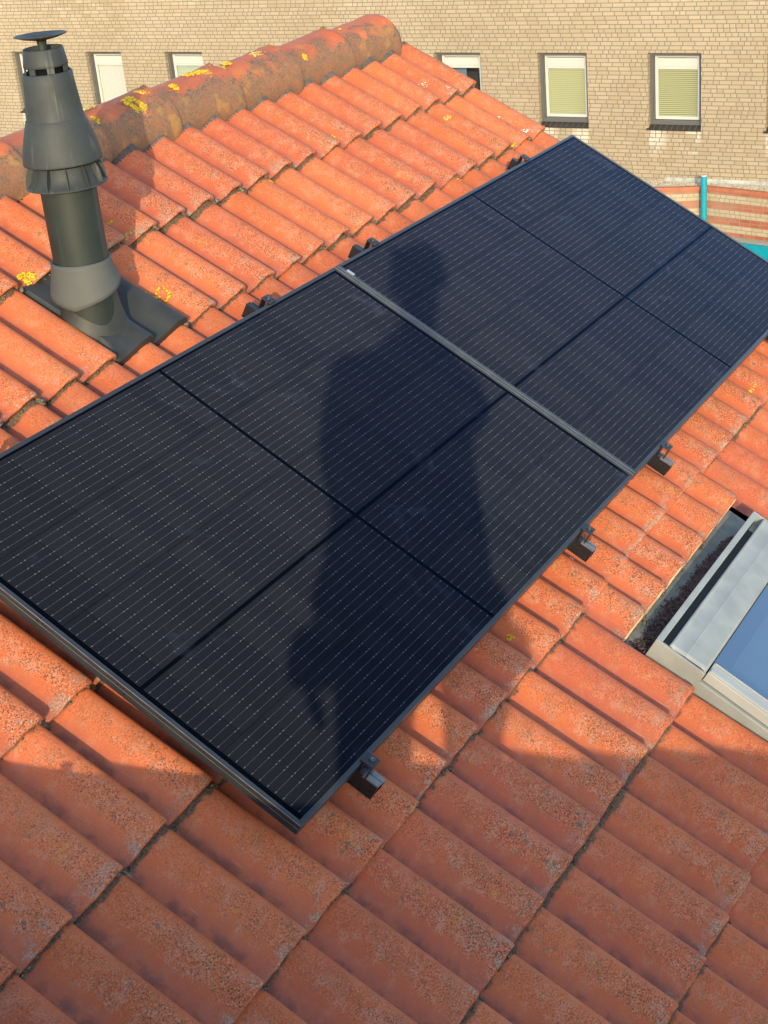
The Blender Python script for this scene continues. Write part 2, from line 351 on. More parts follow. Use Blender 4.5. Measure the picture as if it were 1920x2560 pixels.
def tile(mb, uvs, rnd, s0, t0, t1, rolls=2, jit=True, lift=LIFT, thick=.02, full=GAU, res=1):
    """one double-roll tile, nose at t0; keeps uv in roll units"""
    r = random.Random(int(s0*977)+int(t0*3571)); q = r.random()
    dh = r.uniform(-.0015, .0025) if jit else 0; dt = r.uniform(-.006, .005) if jit else 0; rot = r.uniform(-.014, .014) if jit else 0
    ds = r.uniform(-.0012, .0012) if jit else 0; tw = r.uniform(-.0025, .0025) if jit else 0
    cols = []
    for k in range(rolls):
        for i, (u, h) in enumerate(PROF):
            if k and i == 0: continue
            cols.append((k+u, h))
    vs = [(-.0, 'n3'), (0, 'n2'), (0.0, 'n1'), (.006, 'e'), (.014, ''), (.06, ''), (.13, ''), (.2, ''), (.28, ''), (t1-t0, '')]
    rows = []; uvr = []
    for v, kd in vs:
        row = []; ur = []
        for uu, h in cols:
            s = s0 + uu*PIT + ds; t = t0 + dt + v + (uu*PIT-.15)*rot
            wob = .0014*noise.noise(V((s*14, t0*9, 1.5))) + .0036*noise.noise(V((s*38, t0*9, 7.5)))*(1 if kd else 0)
            hh = BASE + h + lift*(1-v/full) + dh + tw*(uu-1) + .0010*noise.noise(V((s*9, t*7, 3)))
            if kd == 'n3': hh -= thick; t += .006
            elif kd == 'n2': hh -= .007; t += -.0008
            elif kd == 'n1': hh -= .0022; t += .0008
            elif kd == 'e': hh -= .0002
            if kd: t += wob + .010*max(0, ((uu % 1 if uu < rolls else 1)-.90)/.10)**2
            if not (0 < u): pass
            row.append((s, t, hh)); ur.append((uu - math.floor(uu) if uu < rolls else 1.0, max(0, v)/full))
        rows.append(row); uvr.append(ur)
    n = len(mb.v); mb.grid(rows, True)
    for ur in uvr: uvs += ur
    rnd += [q]*(len(mb.v)-n)
def finish_tiles(mb, uvs, rnd, name, mat, parent, xf):
    o = mb.build(name, mat, parent, xf=xf); me = o.data
    ul = me.uv_layers.new(name='UVMap'); at = me.attributes.new('rnd', 'FLOAT', 'POINT')
    at.data.foreach_set('value', rnd)
    li = [0]*len(me.loops); me.loops.foreach_get('vertex_index', li)
    flat = []
    for i in li: flat += uvs[i]
    ul.data.foreach_set('uv', flat)
    me.set_sharp_from_angle(angle=math.radians(50))
    return o
mb = MB(); uvs = []; rnd = []
C0, C1 = -9, 24                           # roll numbers left verge .. right verge
for k in range(0, 12):
    t0 = rownose(k); t1 = t0 + (GAU+.035 if k else .36)
    for c in range(C0+1, C1, 2):          # tiles cover rolls c, c+1
        pass
    c = 0 - 8
    while c < C1:
        s0 = PH + c*PIT; rolls = min(2, C1-c)
        if k == 1 and c == 6: c += 2; continue                     # vent tile goes here
        if k == 6 and 8 <= c < 14:                                  # cut above the skylight
            tile(mb, uvs, rnd, s0, -.262, t1, rolls)
        elif 6 < k <= 9 and 8 <= c < 14: pass
        else: tile(mb, uvs, rnd, s0, t0, t1, rolls)
        c += 2
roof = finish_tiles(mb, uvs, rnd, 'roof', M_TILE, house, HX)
# the far slope beyond the ridge
RT, RH = 2.05, -.17                       # ridge cap centre
APEX = PW(0, RT, RH+.01)
mb = MB(); uvs = []; rnd = []
for k in range(0, 12):
    c = -8
    while c < C1:
        tile(mb, uvs, rnd, PH+c*PIT, rownose(k), rownose(k)+GAU+.03, min(2, C1-c)); c += 2
YR = APEX.y
def HXB(p):
    q = PW(*p); return V((q.x, 2*YR - q.y, q.z)) + INV
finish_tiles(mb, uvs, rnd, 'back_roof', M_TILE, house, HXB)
# walls under the roof
M_OWN = brick_mat('house brick', ((.30, .12, .07), (.38, .17, .10), (.22, .09, .06)), (.35, .32, .28))
mb = MB()
ye, ze = PW(0, -2.05, -.22).y, PW(0, -2.05, -.22).z; yb = 2*YR - ye
SW0, SW1 = PH-8*PIT+.02, PH+C1*PIT-.035
zr = APEX.z-.09
for X in (SW1,):
    mb.quad((X, ye, -9), (X, yb, -9), (X, yb, ze), (X, YR, zr), (X, ye, ze))
mb.quad((SW0, yb, -9), (SW0, ye, -9), (SW0, ye, ze), (SW0, YR, zr), (SW0, yb, ze))
mb.quad((SW0, ye, -9), (SW1, ye, -9), (SW1, ye, ze), (SW0, ye, ze))
mb.quad((SW1, yb, -9), (SW0, yb, -9), (SW0, yb, ze), (SW1, yb, ze))
mb.build('wall', M_OWN, house, xf=lambda p: V(p)+INV)
# timber deck below the tiles so no light leaks through
mb = MB(); hd = BASE-.035
mb.quad((SW0, -2.05, hd), (1.285, -2.05, hd), (1.285, 2.06, hd), (SW0, 2.06, hd))
mb.quad((2.09, -2.05, hd), (SW1, -2.05, hd), (SW1, 2.06, hd), (2.09, 2.06, hd))
mb.quad((1.285, -.25, hd), (2.09, -.25, hd), (2.09, 2.06, hd), (1.285, 2.06, hd))
mb.build('roof_deck', M_DARK, house, xf=HX)
mb = MB(); rows = [[], [], []]
for i in range(0, 421):
    s = PH+8*PIT + 6*PIT*i/420; hh = BASE + prof((s-PH)/PIT) + LIFT*(1-(-.262-rownose(6))/GAU)
    w_ = .0030+.0022*noise.noise(V((s*60, 1, 1)))
    for r_, (dt, dh) in zip(rows, ((.0045+w_, .0008), (-.0012, .0), (-.0018, -.012))): r_.append((s, -.262+dt, hh+dh))
mb.grid(rows, True); mb.build('cut_tile_edge', M_CUT, house, xf=HX)
# ridge caps
def ridge_cap(s0, s1, last=False):
    mb = MB(); uvs = []; r = random.Random(int(s0*100)); N = 28; rows = []; uvr = []
    L = s1-s0; prof_ = [(0, .104), (.25, .106), (.55, .110), (.80, .114), (.92, .117), (.965, .121), (.985, .121), (.997, .117)]
    if last: prof_ = [(0, .104), (.25, .106), (.55, .110), (.80, .114), (.90, .117), (.955, .117), (.985, .110), (.998, .096)]
    dy = r.uniform(-.004, .004); dz = r.uniform(-.004, .003)
    cen = PW(0, RT, RH)
    def ring(x, rad, dr=0):
        row = []; u2 = []
        for i in range(N+1):
            a = math.radians(-24 + 222*i/N)
            rr = rad+dr + .0022*noise.noise(V((x*11, i*.5, 2))) + .0012*noise.noise(V((x*50, i*2, 2)))
            y = cen.y + dy - rr*math.cos(a)*(1.13 if math.cos(a) > 0 else 1.0); z = cen.z + dz + rr*math.sin(a)*1.02
            if i < 4: z += .004*noise.noise(V((x*45, 5, i*.3)))
            row.append(V((x, y, z)) + INV); u2.append(((x-s0)/L, min(1, max(0, (math.degrees(a)+24)/122))))
        return row, u2
    xs = []
    for i in range(22):
        f = i/21; rad = prof_[-1][1]
        for a, b in zip(prof_, prof_[1:]):
            if a[0] <= f <= b[0]: rad = a[1]+(b[1]-a[1])*(f-a[0])/(b[0]-a[0]); break
        xs.append((s0-.03 + (L+.03)*f, rad))
    seq = [ring(x, rad) for x, rad in xs] + [ring(xs[-1][0]+.001, xs[-1][1], -.006), ring(xs[-1][0]-.002, xs[-1][1], -.016), ring(s0-.02, .104, -.016)]
    if last:
        seq = seq[:22]; x9, r9 = xs[-1]
        seq += [ring(x9+.006, r9, -.02), ring(x9+.008, r9, -.055), ring(x9+.009, r9, -.09)]
    mb.grid([a for a, b in seq], True)
    for a, b in seq: uvs += b
    # nail clip hump on the collar
    if not last and r.random() < .85:
        top = V(((s1-.012), cen.y, cen.z+.119)) + INV
        n = len(mb.v); mb.blob(top, .012, (1.1, 1.6, .9), seed=int(s0*10), rough=.15); uvs += [(.5, .5)]*(len(mb.v)-n)
    return finish_tiles(mb, uvs, [r.random()]*len(mb.v), 'ridge_tile', M_RIDGE, house, None)
E_ = [-1.25, -.87, -.50, -.12, .25, .62, .99, 1.365, 1.74, 2.115, 2.49, 2.868, 3.25, 3.635]
def _id(p): return p
for i in range(len(E_)-1): ridge_cap(E_[i], E_[i+1], i == len(E_)-2)
# ridge roll
mb = MB(); rows = []
for t_, dh_ in ((1.918, .0015), (1.930, .006), (1.950, .010), (1.975, .012)):
    rows.append([])
    n_ = 1500
    for i in range(n_+1):
        s = PH-8*PIT + (3.615-PH+8*PIT)*i/n_
        rows[-1].append((s, t_ + .006*noise.noise(V((s*9, 3, 1))) + .002*math.sin(i*1.3), BASE + prof((s-PH)/PIT) + dh_ + .0028*math.sin(i*1.9)))
mb.grid(rows, False)
mb.build('ridge_roll', M_ROLL, house, xf=HX)
# moss crust along the noses (nobody could count it)
rr = random.Random(5); mb = MB()
for k in range(0, 10):
    t0 = rownose(k)
    for c in range(-6, C1):
        if k >= 7 and 8 <= c < 14: continue
        if k == 1 and c in (6, 7): continue
        dens = rr.choice((.3, .6, 1, 1.4, 2)); up_ = k < 4
        for spot in range(int((30 if up_ else 16)*dens)):
            u = rr.choice((rr.gauss(.02, .05), rr.gauss(.04, .10), rr.uniform(.0, .95) if rr.random() < .6 else rr.gauss(.02, .05)))
            s = PH + (c+u)*PIT; p_ = prof(u); near = abs(u-.02) < .12
            rad = rr.uniform(.0016, .0048) * (1.7 if up_ and near else .85)
            t = (-.262 if (k == 6 and 8 <= c < 14) else t0) - rr.uniform(.000, .006) + (rr.uniform(-.010, .004) if near else 0)
            hb = BASE + p_ + rr.uniform(-.001, .014 if near else .006)
            mb.blob((s, t, hb), rad, (1.4, 1, .8), seed=rr.random()*50, sub=1, rough=.6)
o = mb.build('moss', M_MOSS, house, xf=HX); o['kind'] = 'stuff'
o['label'] = 'grey green moss crust along the tile noses'
cen = PW(0, RT, RH)
# yellow lichen rosettes
def lichen(mb, s, t, R0, n, sy=1.0, ridge=False, hole=0):
    q = random.Random(int(s*1000+t*77))
    for i in range(n):
        a = q.uniform(0, 2*math.pi); d = R0*math.sqrt(q.uniform(hole, 1))*(.75+.5*noise.noise(V((math.cos(a)*1.5, math.sin(a)*1.5, s*5))))
        ds_, dt_ = d*math.cos(a), d*math.sin(a)*sy; r_ = q.uniform(.0020, .0052)
        if ridge:
            ang = math.radians(t) + dt_/.115
            p = V((s+ds_, cen.y - .1145*math.cos(ang), cen.z + .1165*math.sin(ang))) + INV
            mb.blob(p, r_, (1.2, 1.0, .75), seed=i, sub=1, rough=.4)
        else:
            ss, tt = s+ds_, t+dt_; p = PW(ss, tt, hsurf(ss, tt)+.0008) + INV
            mb.blob(p, r_, (1.25, 1.1, .55), seed=i, sub=1, rough=.4)
mb = MB()
for a in [(1.015,1.625,.026,110,1.3),(1.325,1.385,.028,50,1.2,False,.5),(1.297,1.421,.008,14),(2.672,1.664,.030,70,.35),(2.041,1.245,.022,80,1.0),(2.935,1.245,.012,30,1),
          (2.645,1.59,.010,18),(2.172,1.585,.012,24),(1.46,1.70,.02,14,.5),(2.856,-.07,.03,16,.3),(1.01,-.034,.014,14,.8),(3.45,1.27,.02,24,.3),(1.16,1.262,.006,10)]:
    lichen(mb, *a)
for a in [(1.60,62,.036,260,.9,True),(1.51,60,.035,200,.9,True),(1.97,56,.050,430,1.1,True,.12),(1.74,50,.030,160,1.2,True),(2.20,64,.020,80,1.3,True),(2.95,34,.014,40,1,True),(2.06,80,.022,70,1.6,True),(2.08,66,.02,60,1.6,True),(2.42,66,.042,290,1.2,True),(2.37,88,.06,200,.45,True),
          (2.56,80,.03,50,.6,True),(2.63,28,.012,24,1,True),(3.56,32,.018,40,1.3,True),(1.15,40,.03,60,.8,True),(3.30,70,.006,8,1,True)]:
    lichen(mb, *a)
o = mb.build('lichen', M_LICH, house); o['kind'] = 'stuff'; o['label'] = 'bright yellow lichen rosettes'
mb = MB()
for a in [(1.68,50,.02,50,1.4,True),(2.50,74,.03,60,1.0,True),(2.75,80,.05,60,.6,True),(1.80,85,.04,50,.3,True),(3.33,1.52,.03,20,1,False),(1.46,1.63,.03,24,.6)]:
    lichen(mb, *a)
o = mb.build('faded_lichen', M_LICHG, house); o['kind'] = 'stuff'
# bird droppings near the verge
mb = MB()
for (s, t, n_, R0) in ((3.46, 1.72, 26, .018), (3.56, 1.60, 22, .016), (3.5, 1.64, 4, .03), (3.60, 1.42, 14, .012), (3.62, 1.30, 22, .014), (3.60, 1.345, 6, .03), (1.45, -.005, 5, .012), (1.62, .72, 6, .02)):
    q = random.Random(int(s*97+t*13))
    for i in range(n_):
        ss, tt = s+q.gauss(0, R0*.6), t+q.gauss(0, R0*.6); p = PW(ss, tt, hsurf(ss, tt)+.0005) + INV
        mb.blob(p, q.uniform(.0012, .0038), (1.3, 1.1, .3), seed=i, sub=1)
mb.build('bird_droppings', M_DROP, house)['kind'] = 'stuff'

# ================================================================== SOLAR PANELS
M_WORN = plain('worn aluminium', (.24, .24, .23), .4, .5, bump=0)
def make_panel(s0, label, a0=0.0, a1=1.754):
    root = roof_empty('solar_panel', s0, 0, 0); L, H, Wd, D = 1.754, 1.096, .011, .030
    tag(root, label, 'solar panel', 'solar panels on the roof')
    mb = MB()
    # four frame bars, mitred look by butt joints; outer faces with a groove
    for (a, b) in (((a0, 0), (a1, Wd)), ((a0, H-Wd), (a1, H)), ((a0, Wd), (a0+Wd, H-Wd)), ((a1-Wd, Wd), (a1, H-Wd))):
        mb.box((a[0], a[1], -.0135), (b[0], b[1], 0))
    e = .0016
    for (a, b) in (((a0+e, e), (a1-e, Wd)), ((a0+e, H-Wd), (a1-e, H-e)), ((a0+e, Wd), (a0+Wd, H-Wd)), ((a1-Wd, Wd), (a1-e, H-Wd))):
        mb.box((a[0], a[1], -.0285), (b[0], b[1], -.0137))
    mb.build('frame', M_ANOD, root, bevel=.0007)
    mb = MB(); mb.box((a0-.0002, 0, -.0147), (a1+.0002, H, -.0139)); mb.build('frame_trim', M_WORN, root)
    mb = MB(); mb.box((a0-.0003, .0005, -.0018), (a0+.0004, H-.0005, .0003)); mb.build('edge_line', M_WORN, root)
    mb = MB(); mb.box((a0-.0006, .0003, -.0300), (a1+.0006, H-.0003, -.0287)); mb.build('frame_foot', M_ANODG, root)
    mb = MB(); rows = []
    mb.quad((a0+Wd, Wd, -.0022), (a1-Wd, Wd, -.0022), (a1-Wd, H-Wd, -.0022), (a0+Wd, H-Wd, -.0022))
    mb.build('glass', M_SOLAR, root)
    mb = MB(); mb.quad((a0+Wd, H-Wd, -.006), (a1-Wd, H-Wd, -.006), (a1-Wd, Wd, -.006), (a0+Wd, Wd, -.006)); mb.build('back_sheet', M_DARK, root)
    return root
make_panel(0, 'black solar panel nearest the camera, crossing the left edge of the photo', -.010, 1.762)
make_panel(1.774, 'black solar panel farther up and right, beside the brick apartment view', .002, 1.758)
# cover strip in the joint
root = roof_empty('cover_strip', 1.769, 0, 0); tag(root, 'dark grey metal strip filling the joint between the two solar panels', 'cover strip')
mb = MB(); mb.box((-.0105, .001, .0012), (.0105, 1.095, .0024)); mb.box((-.0075, .001, -.02), (-.0055, 1.095, .0012)); mb.box((.0055, .001, -.02), (.0075, 1.095, .0012))
mb.build('strip', plain('dark grey strip', (.060, .068, .074), .42, .5, bump=0), root, bevel=.0006)
mb = MB(); mb.box((-.0007, .003, .0026), (.0007, 1.093, .0036)); mb.box((-.0112, .0, .0004), (-.0106, 1.096, .0020))
mb.build('bright_rib', M_WORN, root)
mb = MB(); mb.box((.006, 1.035, .0028), (.017, 1.062, .0050)); mb.build('clip', M_SILV, root, bevel=.0006)
M_CUTE = plain('sawn aluminium', (.20, .205, .205), .45, .5, bump=0)
# rails and end clamps
RAILS = [.25, 1.405, 1.995, 3.145]
def make_rail(s):
    root = roof_empty('mounting_rail', s, 0, 0)
    mb = MB(); w2 = .020; z0, z1 = -.072, -.031; a, b = -.056, 1.152
    pr = [(-w2, z0), (w2, z0), (w2, z1-.012), (w2, z1-.012), (w2-.004, z1-.012), (w2-.004, z0+.006), (-w2+.005, z0+.006), (-w2+.005, z1-.006), (-.002, z1-.006), (-.002, z1-.001), (-w2, z1-.001)]
    n = len(mb.v)
    rows = [[(x, a, z) for x, z in pr], [(x, b, z) for x, z in pr]]
    mb.grid(rows, False, True); mb.face(tuple(range(n, n+len(pr)))[::-1]); mb.face(tuple(range(n+len(pr), n+2*len(pr))))
    mb.box((-w2-.0025, a+.001, z0-.004), (w2+.002, b, z0-.0005))
    mb.build('rail_profile', M_CLAMP, root)
    mb = MB(); mb.box((-w2-.0006, a-.0006, z1-.0052), (-.0045, a+.040, z1-.0008)); mb.box((-.0035, a-.0006, z1-.0115), (w2-.002, a+.040, z1-.0085))
    mb.build('cut_edge', M_CUTE, root)
    # roof hooks under the rail
    for t in (.18, .86):
        mb = MB(); mb.box((-.014, t, -.078), (.014, t+.006, -.0765)); mb.box((-.014, t, -.16), (.014, t+.006, -.078)); mb.box((-.014, t, -.16), (.014, t+.12, -.155))
        mb.build('roof_hook', M_ANODG, root)
    return root
def make_clamp(s, top):
    t = 1.096 if top else 0; sg = 1 if top else -1
    root = roof_empty('end_clamp', s, t, 0); tag(root, None, 'panel clamp', 'end clamps along the solar panel edges')
    def bx(mb, s0, s1, o0, o1, h0, h1):
        y0, y1 = sorted((sg*o0, sg*o1)); mb.box((s0, y0, h0), (s1, y1, h1))
    mb = MB(); bx(mb, -.017, .017, -.006, .027, .0008, .0046); mb.build('top_plate', M_CLAMP, root, bevel=.0012)
    mb = MB(); bx(mb, -.016, .016, .0015, .0050, -.034, .0006); bx(mb, -.016, .016, .0222, .0255, -.040, .0006); bx(mb, -.016, .016, .0050, .0222, -.044, -.040)
    bx(mb, -.016, .022, .0255, .040, -.056, -.052)
    mb.build('clamp_body', M_CLAMP, root, bevel=.0008)
    c = (.002, sg*.013, .0046)
    mb = MB(); mb.lathe([(.0092, 0), (.0092, .0010), (.0078, .0012), (.0075, .0002)], c, 24); mb.build('washer', M_ANOD, root)
    mb = MB(); mb.lathe([(.0060, 0), (.0062, .0030), (.0054, .0038), (.0030, .0038), (.0028, .0010), (.0002, .0010)], c, 20); mb.build('bolt', M_ANODG, root)
    return root
RL = ['black mounting rail leftmost under the near solar panel', 'black mounting rail under the near panel, just left of the panel joint',
      'black mounting rail under the far panel, just right of the panel joint', 'black mounting rail under the far panel nearest the roof end']
for s, l in zip(RAILS, RL):
    r_ = make_rail(s); tag(r_, l, 'mounting rail', 'rails under the solar panels')
CL = {(0,0):'black end clamp near the bottom corner of the near panel, over shaded tiles', (1,0):'black end clamp on the lower panel edge left of the joint, above the skylight',
      (2,0):'black end clamp on the lower panel edge right of the joint', (3,0):'black end clamp on the lower edge of the far panel at the right border',
      (0,1):'black end clamp on the upper panel edge beyond the left border', (1,1):'black end clamp on the upper panel edge beside the roof vent',
      (2,1):'black end clamp on the upper panel edge above the shadow of the head', (3,1):'black end clamp on the upper panel edge below the dark open window'}
for i, s in enumerate(RAILS):
    for tp in (0, 1):
        c_ = make_clamp(s + (.012 if tp else 0) - (.005 if i == 0 else 0) - (.035 if (tp and i == 3) else 0), tp); c_['label'] = CL[(i, tp)]

# ================================================================== ROOF VENT
base = PW(1.030, 1.405, -.12); rake = V((-.012, -.004, 1)).normalized()
vent = empty('roof_vent', base); tag(vent, 'tall dark grey plastic flue vent with a disc cap on the tiled roof', 'roof vent')
A = lambda z: rake*z
def lv(name, pr, mat, seg=64, **k):
    mb = MB(); mb.lathe(pr, (0,0,0), seg, rake, **k); return mb.build(name, mat, vent)
mb = MB()
mb.lathe([(.0005, -.006), (.02, -.0055), (.045, -.001), (.0655, .0055), (.0672, .0075), (.0655, .0085), (.045, .0030), (.030, .0005), (.027, -.0015), (.012, -.002), (.009, .0005), (.0005, .001)], A(.747), 64, (rake + V((.03, .02, 0))).normalized())
disc = mb.build('disc_cap', M_PIPE, vent)
lv('neck', [(.0115, .66), (.0115, .725), (.013, .741), (.016, .746)], M_PIPED, 24)
mb = MB()
for k in range(3):
    a = k*2.094+.6; d = V((math.cos(a), math.sin(a), 0)); e = V((-d.y, d.x, 0))*.0012
    n = [A(.712)+e+d*.012, A(.712)-e+d*.012, A(.712)-e+d*.05, A(.712)+e+d*.05]; mb.quad(*[p-A(.0) for p in n]); mb.quad(*[p-A(.03) for p in n[::-1]]); mb.quad(n[1], n[2], n[2]-A(.03), n[1]-A(.03)); mb.quad(n[3], n[0], n[0]-A(.03), n[3]-A(.03))
mb.build('web', M_PIPE, vent)
lv('top_ring', [(.0475, .690), (.0480, .7195), (.0500, .7225), (.0515, .7210), (.0565, .6860), (.0572, .6790), (.0550, .6770), (.0530, .680)], M_PIPE)
# slotted collar: posts standing in the gap
for k in range(7):
    mb = MB(); a0 = k*2*math.pi/7+.30; seg_ = [a0 + .34*q/4 for q in range(5)]
    f = lambda aa, r, z: A(z) + V((math.cos(aa), math.sin(aa), 0))*r
    for q0, q1 in zip(seg_, seg_[1:]):
        mb.quad(f(q0, .0575, .655), f(q1, .0575, .655), f(q1, .0555, .684), f(q0, .0555, .684))
        mb.quad(f(q1, .0530, .655), f(q0, .0530, .655), f(q0, .0515, .684), f(q1, .0515, .684))
    for q, sg in ((seg_[0], 1), (seg_[-1], -1)):
        P4 = [f(q, r, z) for r, z in ((.0530, .655), (.0575, .655), (.0555, .684), (.0515, .684))]
        mb.quad(*(P4 if sg > 0 else P4[::-1]))
    mb.build('slot_post', M_PIPE, vent)
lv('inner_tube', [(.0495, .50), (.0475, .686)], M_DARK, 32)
lv('cone', [(.052, .640), (.0580, .6600), (.0605, .6640), (.0635, .6620), (.0655, .635), (.0700, .590), (.0745, .548), (.0752, .546)], M_PIPE)
lv('cowl', [(.0752, .5475), (.0775, .5450), (.0830, .528), (.0905, .503), (.0970, .478), (.1012, .456), (.1032, .441), (.1036, .4365), (.1024, .4350), (.1005, .4370), (.094, .47), (.080, .52)], M_PIPE)
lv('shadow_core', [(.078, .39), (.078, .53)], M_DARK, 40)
# flared skirt with upright fins
pr = [(.0800, .4280), (.0805, .4150), (.0835, .4010), (.0895, .3890), (.0985, .3800), (.1065, .3755), (.1070, .3740), (.1050, .3730), (.096, .3760), (.086, .384), (.077, .395)]
lv('skirt', pr, M_PIPE)
for k in range(12):
    mb = MB(); a = k*math.pi/6 + .22; d = V((math.cos(a), math.sin(a), 0)); e = V((-d.y, d.x, 0))*.0011
    pts = [(.080, .431), (.0905, .431), (.098, .418), (.1035, .402), (.1065, .386), (.1068, .3760), (.0985, .3805), (.0895, .3895), (.0835, .4015), (.0805, .4155)]
    ring = [A(z)+d*r for r, z in pts]
    mb.quad(*[p+e for p in ring]); mb.quad(*[p-e for p in ring[::-1]])
    for i in range(6): mb.quad(ring[i]+e, ring[i]-e, ring[i+1]-e, ring[i+1]+e)
    mb.build('fin', M_PIPE, vent)
lv('pipe', [(.0745, -.02), (.0740, .395)], M_PIPED)
# rubber collar, hem cut to a point down-slope
mb = MB(); rows = []; N = 64
for q in range(9):
    f = q/8; row = []
    for k in range(N):
        a = 2*math.pi*k/N; d = V((math.cos(a), math.sin(a), 0))
        face = d.dot(V((-.25, -.968, 0)))      # 1 = down-slope
        ang = abs(math.atan2(d.cross(V((-.95, -.31, 0))).z, d.dot(V((-.95, -.31, 0)))))/math.pi
        zb = .050 + .056*min(1, ang*1.5)
        z = .168 + (zb-.168)*f
        r_ = .0775 + .0035*math.exp(-((f-.02)/.05)**2) + (.003 + .0155*f**1.6)*(1 if f > .30 else f/.30) + .0016*math.sin(3*a+1)
        row.append(A(z)+d*r_)
    rows.append(row)
mb.grid([[p-V((0,0,0)) for p in [A(.1675)+V((math.cos(2*math.pi*k/N), math.sin(2*math.pi*k/N), 0))*.0742 for k in range(N)]]]+rows, True, True)
o = mb.build('collar', M_RUBB, vent); sd = o.modifiers.new('solid', 'SOLIDIFY'); sd.thickness = .0022; sd.offset = -1
# flared foot and the tile-shaped flashing
mb = MB(); rows = []
for q in range(13):
    f = q/12; row = []
    for k in range(N):
        a = 2*math.pi*k/N; d = V((math.cos(a), math.sin(a), 0))
        # foot ring lies on the flashing
        lb = PW(1.045+.100*math.cos(a), 1.400+.098*math.sin(a), -.128) - base
        tp = A(.135) + d*.0805
        e = f**1.35; p = tp.lerp(lb, f) + d*(-.010*math.sin(math.pi*f)); 
        row.append(p)
    rows.append(row)
mb.grid(rows, True, True); mb.build('foot_cone', M_BLACKP, vent)
mb = MB(); u2 = []; r2 = []; rows = []
for v in (-.001, -.0005, .0, .004, .05, .1, .15, .2, .25, .3, .36):
    row = []
    for k in range(0, 57):
        uu = 2*k/56; s = PH+6*PIT + uu*PIT
        hp = prof(uu % 1 if uu < 2 else .999)
        if uu < 1.05: hp = max(hp, .0315*min(1, uu/.10)) if v > .055 else (max(hp, .031*min(1, uu/.10)*min(1, max(0, v/.055))) if uu < .9 else hp)
        if uu > 1.93: hp = .0295*(1 if uu < 1.97 else 0.2)
        h = BASE + hp + .028*(1-max(v, 0)/GAU) + .002
        if v == -.001: h -= .03
        elif v == -.0005: h -= .004
        row.append(PW(s + (.002 if uu == 0 else 0), 1.250+max(v, -.0005), h)-base)
    rows.append(row)
mb.grid(rows, True); o = mb.build('flashing_tile', M_BLACKP, vent); o.data.set_sharp_from_angle(angle=math.radians(50))

# ================================================================== SKYLIGHT
sky0, sky1 = 1.276, 2.086
skl = roof_empty('skylight', sky0, -.328, -.068); tag(skl, 'grey clad roof window with blue sky glass set in the orange tiles', 'skylight')
L_ = lambda p: (p[0]-sky0, p[1]+.328, p[2]+.068)
def sb(name, boxes, mat, parent=skl, bevel=.002):
    mb = MB()
    for a, b in boxes: mb.box(L_(a), L_(b))
    return mb.build(name, mat, parent, bevel=bevel)
TB = -1.50
fr = sb('frame', [((sky0, -.346, -.185), (sky1, -.328, -.068)), ((sky0, TB, -.185), (sky0+.052, -.3475, -.098)), ((sky1-.052, TB, -.185), (sky1, -.3475, -.098)), ((sky0, TB-.05, -.185), (sky1, TB, -.098))], M_ZINC)
for b_ in (((sky0-.0015, -.482, -.17), (sky0+.006, -.329, -.0665)), ((sky1-.006, -.482, -.17), (sky1+.0015, -.329, -.0665))): sb('side_cladding', [b_], M_ZINC, fr, .001)
sb('gutter', [((sky0+.008, -.3655, -.12), (sky1-.008, -.348, -.100))], M_BLACKP, fr, 0)
# hood: rounded top sheet with a seam
mb = MB(); rows = []
pts = [(-.3655, -.10), (-.3655, -.066), (-.367, -.0615), (-.371, -.0600), (-.374, -.0612), (-.378, -.0622), (-.414, -.0598), (-.4155, -.0590), (-.417, -.0600), (-.462, -.0590), (-.474, -.0605), (-.4805, -.0655), (-.4815, -.080)]
for f in (0, .012, .5, .988, 1):
    s = sky0+.008 + (sky1-sky0-.016)*f
    rows.append([L_((s, t, h - (.006 if f in (0, 1) and i > 1 else 0))) for i, (t, h) in enumerate(pts)])
mb.grid(rows, True); hood = mb.build('hood', M_ZINC, skl, flip=True); hood.data.set_sharp_from_angle(angle=math.radians(28))
sash = sb('sash', [((sky0+.010, TB+.01, -.095), (sky0+.062, -.485, -.0640)), ((sky1-.062, TB+.01, -.095), (sky1-.010, -.485, -.0640)), ((sky0+.010, TB-.03, -.095), (sky1-.010, TB+.01, -.066))], M_ZINCL)
for b_ in (((sky0+.012, TB+.02, -.0638), (sky0+.028, -.488, -.0585)), ((sky0+.056, TB+.02, -.0638), (sky0+.0605, -.488, -.0612))): sb('sash_lip', [b_], M_ZINCL, sash, .0015)
sb('seal', [((sky0+.0605, TB+.01, -.0900), (sky0+.066, -.482, -.0660)), ((sky0+.052, -.484, -.0900), (sky1-.052, -.480, -.070))], M_BLACKP, sash, 0)
g = NT('skylight glass'); g.b.inputs['Transmission Weight'].default_value = 0
tr = g.new('ShaderNodeBsdfTransparent'); gl = g.new('ShaderNodeBsdfGlossy'); gl.inputs['Roughness'].default_value = .02; mx = g.new('ShaderNodeMixShader')
tr.inputs[0].default_value = (.66, .76, .86, 1); gl.inputs[0].default_value = (.80, .88, .95, 1); mx.inputs[0].default_value = .32
g.l.new(tr.outputs[0], mx.inputs[1]); g.l.new(gl.outputs[0], mx.inputs[2]); g.l.new(mx.outputs[0], g.n['Material Output'].inputs[0])
mb = MB(); mb.quad(*[L_(p) for p in ((sky0+.066, TB+.01, -.070), (sky1-.062, TB+.01, -.070), (sky1-.062, -.483, -.070), (sky0+.066, -.483, -.070))])
mb.build('glass', g.m, skl)
M_BLIND = plain('blue inner blind', (.085, .135, .165), .8, var=.04, scale=5, bump=0); M_INSHADE = plain('painted inner shade', (.015, .035, .08), .5, var=.05, bump=0)
